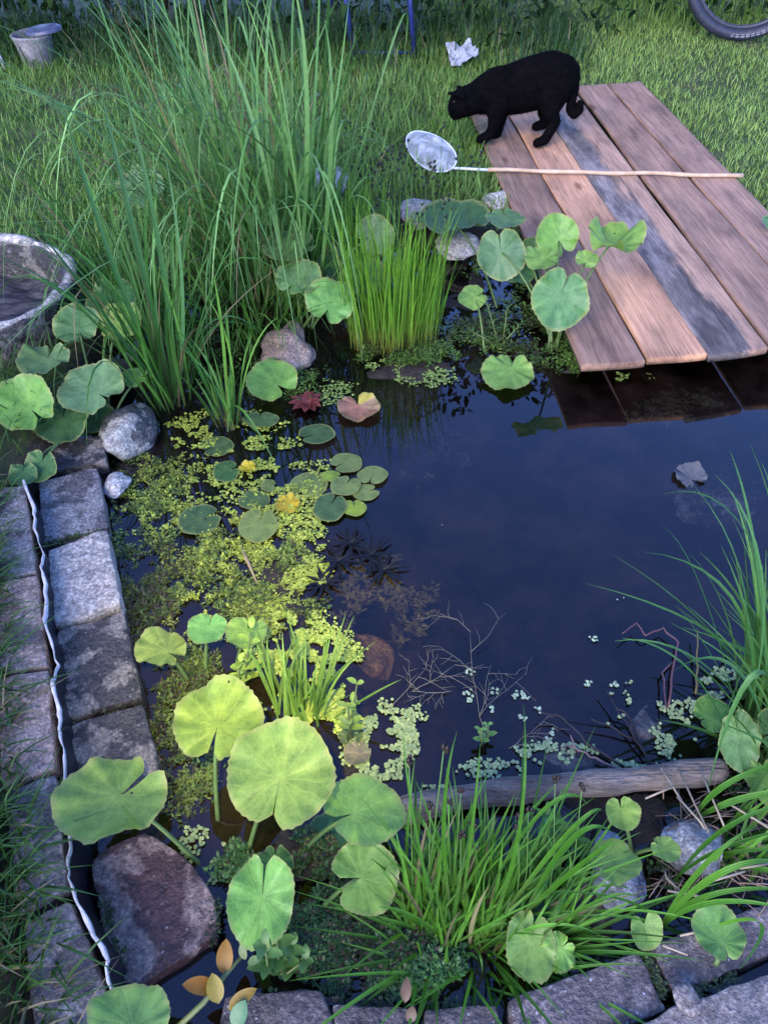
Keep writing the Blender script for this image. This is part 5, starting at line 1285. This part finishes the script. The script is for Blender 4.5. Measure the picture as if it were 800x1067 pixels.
# ---------------------------------------------------------------- bicycle (only the bottom of one wheel is in view)
def build_bike():
    Rw = .315; bot = PY(768, 39, P(768, 41, .075).y); yaw = R(-6)
    root = empty('bicycle', (bot.x, bot.y, .07), 'bicycle standing on the lawn, only its black tyre in view at the top right', 'bicycle')
    ex = Vector((math.cos(yaw), math.sin(yaw), 0)); ez = Vector((0, .10, 1)).normalized(); cc = Vector((bot.x, bot.y, .07)) + ez * Rw; ey = ez.cross(ex)
    def wheel(c):
        wl = empty('wheel', (0, 0, 0)); wl.parent = root
        def ring(rad, r, nm, mat):
            m_ = MB(); m_.tube([c + (ex * math.cos(2 * PI * k / 72) + ez * math.sin(2 * PI * k / 72)) * rad for k in range(73)], r, 12, cap=False); return m_.build(nm, mat, wl)
        ring(Rw - .025, .025, 'tyre', M['tyre']); ring(Rw - .055, .010, 'rim', M['rim'])
        m_ = MB()
        for k in range(28):
            a = 2 * PI * k / 28; m_.tube([c + ey * (.02 if k % 2 else -.02), c + (ex * math.cos(a) + ez * math.sin(a)) * (Rw - .058)], .0011, 5)
        m_.build('spokes', M['metal'], wl)
        m_ = MB(); m_.tube([c - ey * .045, c + ey * .045], .016, 12); m_.build('hub', M['metal'], wl)
        # pale worn lettering band on the tyre wall
        m_ = MB(); vv = []; ff = []
        for k in range(30):
            a = R(-98 + k * 1.15)
            for rr in (Rw - .030, Rw - .016):
                rad = ex * math.cos(a) + ez * math.sin(a); dz = math.sqrt(max(0, .0255 ** 2 - (rr - Rw + .025) ** 2)); vv.append(c + rad * rr - ey * dz * (1 if ey.y > 0 else -1))
        for k in range(29):
            if k % 4 != 3: ff.append((k * 2, k * 2 + 1, k * 2 + 3, k * 2 + 2))
        m_.add(vv, ff); m_.build('tyre_lettering', M['letter'], wl)
    wheel(cc); c2 = cc + ex * 1.02; wheel(c2)
    m_ = MB(); head = cc + ex * .22 + ez * .42; bb = cc + ex * .60 + ez * -.03; seat = cc + ex * .78 + ez * .45
    for a, b in ((head, bb), (head, seat), (bb, seat)): m_.tube([a, b], .016, 10)
    for s_ in (-1, 1): m_.tube([bb + ey * .03 * s_, c2 + ey * .05 * s_], .009, 8); m_.tube([seat, c2 + ey * .05 * s_], .008, 8)
    m_.build('frame', M['blue'], root)
    m_ = MB()
    for s_ in (-1, 1): m_.tube([cc + ey * .05 * s_, cc + ex * .16 + ez * .34 + ey * .05 * s_, head + ex * -.01], .011, 10)
    m_.tube([head, head - ex * .03 + ez * .18], .014, 10); m_.build('fork', M['rim'], root)
    m_ = MB(); h = head - ex * .03 + ez * .18; m_.tube([h - ey * .3, h, h + ey * .3], .012, 10); m_.build('handlebar', M['rim'], root)
    m_ = MB(); s0 = seat + ez * .14; m_.tube([seat, s0], .013, 10); m_.tube([s0 - ex * .13, s0 - ex * .02 + ez * .01, s0 + ex * .12], [.018, .035, .055], 10); m_.build('saddle', M['rim'], root)
build_bike()

# ---------------------------------------------------------------- blue garden chair, only its legs are in view
def build_chair():
    z0 = .075; l = P(368, 58, z0); r = P(432, 58, z0); root = empty('garden_chair', ((l.x + r.x) / 2, l.y, z0), 'blue metal chair by the hedge, only its thin legs in view', 'chair')
    wv = Vector((r.x - l.x, 0, 0)); bk = Vector((0, .36, 0)); tl = Vector((-.055, .05, .44))
    legs = [(l, l + tl), (r, r + tl), (l + bk + Vector((-.14, 0, 0)), l + tl + bk * .8), (r + bk, r + tl + bk * .8)]
    for a, b in legs:
        m_ = MB(); m_.tube([a - Vector((0, 0, .01)), b], .0115, 10); m_.build('leg', M['blue'], root)
    m_ = MB(); m_.tube([l + Vector((.0, 0, .012)), r + Vector((0, 0, .012))], .006, 8); m_.build('crossbar', M['blue'], root)
    s0 = l + tl; vv = [s0 + Vector((-.03, -.03, 0)), s0 + wv + Vector((.03, -.03, 0)), s0 + wv + bk + Vector((.03, 0, 0)), s0 + bk + Vector((-.03, 0, 0))]
    bm = mesh_block(vv, .02, .0005, 5); from_bm('seat', bm, M['blue'], root)
    m_ = MB(); b0 = s0 + bk; m_.tube([b0, b0 + Vector((0, .08, .42)), b0 + wv + Vector((0, .08, .42)), b0 + wv], .011, 10)
    for k in range(1, 5): m_.tube([b0 + wv * (k / 5), b0 + wv * (k / 5) + Vector((0, .08, .42))], .007, 8)
    m_.build('backrest', M['blue'], root)
build_chair()

# ---------------------------------------------------------------- pot, crumpled sheet, post
def build_pot():
    c = P(42, 66, .07) - Vector((0, 0, .035)); s_ = S(42, 60, .1); root = empty('plastic_pot', c, 'pale grey creased plastic pot half sunk in the grass at the top left', 'pot')
    m_ = MB(); vv = []; ff = []; n = 40; prof = [(.0, -.02), (.06, -.02), (.066, .02), (.074, .08), (.083, .145), (.086, .155), (.080, .156), (.072, .09), (.06, .03), (0, .02)]
    for r_, z_ in prof:
        for k in range(n):
            a = 2 * PI * k / n; kk = 1 + .05 * math.sin(a * 3 + z_ * 20) + .05 * mnoise.noise(Vector((math.cos(a) * 2, math.sin(a) * 2, z_ * 20)))
            vv.append(c + Vector((r_ * kk * math.cos(a), r_ * kk * math.sin(a), z_)))
    for i in range(len(prof) - 1):
        for k in range(n): ff.append((i * n + k, i * n + (k + 1) % n, (i + 1) * n + (k + 1) % n, (i + 1) * n + k))
    m_.add(vv, ff); m_.build('pot_wall', M['pot'], root)
    lid = empty('plastic_lid', c + Vector((.05, .02, .165)), 'shallow blue plastic lid lying tilted on the pale grey pot', 'dish')  # loose blue lid resting on the pot, its own object
    m_ = MB(); vv = []; ff = []
    for j, (r_, z_) in enumerate([(.0, .008), (.07, .008), (.080, .003), (.082, -.008)]):
        for k in range(32):
            a = 2 * PI * k / 32; vv.append(Vector(lid.location) + Vector((r_ * math.cos(a), r_ * .8 * math.sin(a), z_ + .10 * r_ * math.cos(a))))
    for j in range(3):
        for k in range(32): ff.append((j * 32 + k, j * 32 + (k + 1) % 32, (j + 1) * 32 + (k + 1) % 32, (j + 1) * 32 + k))
    m_.add(vv, ff); m_.build('lid_shell', M['blue_plastic'], lid)
build_pot()
def build_sheet():
    m_ = MB(); n = 26; vv = []; uv = []; ff = []
    cs = [P(463, 52, .12), P(490, 42, .15), P(498, 56, .13), P(474, 70, .11)]
    for j in range(n + 1):
        for i in range(n + 1):
            s_, t_ = i / n, j / n; p = (cs[3] * (1 - s_) + cs[2] * s_) * (1 - t_) + (cs[0] * (1 - s_) + cs[1] * s_) * t_
            q = p * 14; p = p + Vector((.012 * mnoise.noise(q * 1.7), .012 * mnoise.noise(q * 1.3 + Vector((5, 0, 0))), .035 * mnoise.noise(q) + .022 * abs(mnoise.noise(q * 2.4)))); vv.append(p)
    for j in range(n):
        for i in range(n): k = j * (n + 1) + i; ff.append((k, k + 1, k + n + 2, k + n + 1))
    m_.add(vv, ff); o = m_.build('plastic_sheet', M['sheet']); tag(o, 'crumpled white plastic scrap in the grass behind the cat', 'plastic scrap')
    md = o.modifiers.new('thick', 'SOLIDIFY'); md.thickness = .002
build_sheet()
m_ = MB(); b = P(6, 72, .07); m_.tube([b, b + Vector((-.035, .02, .22)), b + Vector((-.06, .05, .5))], [.008, .008, .007], 8); tag(m_.build('garden_cane', M['plastic_white']), 'thin whitish cane standing by the hedge at the far left', 'cane')

# ---------------------------------------------------------------- hedge behind the lawn
def build_hedge():
    root = empty('hedge', (0, 5.2, .1), 'dark leafy hedge along the far end of the lawn', 'hedge')
    n = 34000; x = rng.uniform(-5.5, 3.0, n); yy = rng.uniform(0, 1, n) ** 1.6; z = rng.uniform(.02, 2.2, n)
    front = 4.08 + .12 * vnoise(x, z, 1.7, 70) + .10 * vnoise(x, z, 4, 71) + .25 * np.maximum(0, x - .4) ** 2
    y = front + yy * .8; q = vnoise(x + y, z * 1.3, 5, 72); ok = q > -.45; x, y, z = x[ok], y[ok], z[ok]; n = len(x)
    b = np.stack([x, y, z], 1); d = nrm(rng.normal(0, 1, (n, 3)) + np.array([0, -.6, .25])); L = rng.uniform(.03, .075, n)
    m_ = MB(); ribbons(m_, b, b + d * (L * .5)[:, None] + np.array([0, 0, .008]), b + d * L[:, None], L * .5, 3, jitter_tint(n, (.007, .020, .006), (.024, .055, .015), .35)); m_.build('foliage', M['hedge_leaf'], root)
    m_ = MB()
    for k in range(40):
        xx = -5.4 + k * .215 + random.uniform(-.08, .08); yb = 4.75 + .25 * max(0, xx - .4) ** 2; pts = [Vector((xx + random.uniform(-.1, .1) * t_, yb + random.uniform(-.1, .1) * t_, .05 + 1.4 * t_)) for t_ in (0, .3, .6, 1)]
        m_.tube(pts, [.018, .014, .010, .004], 6, (.03, .024, .02))
    m_.build('trunks', M['stem'], root)
build_hedge()
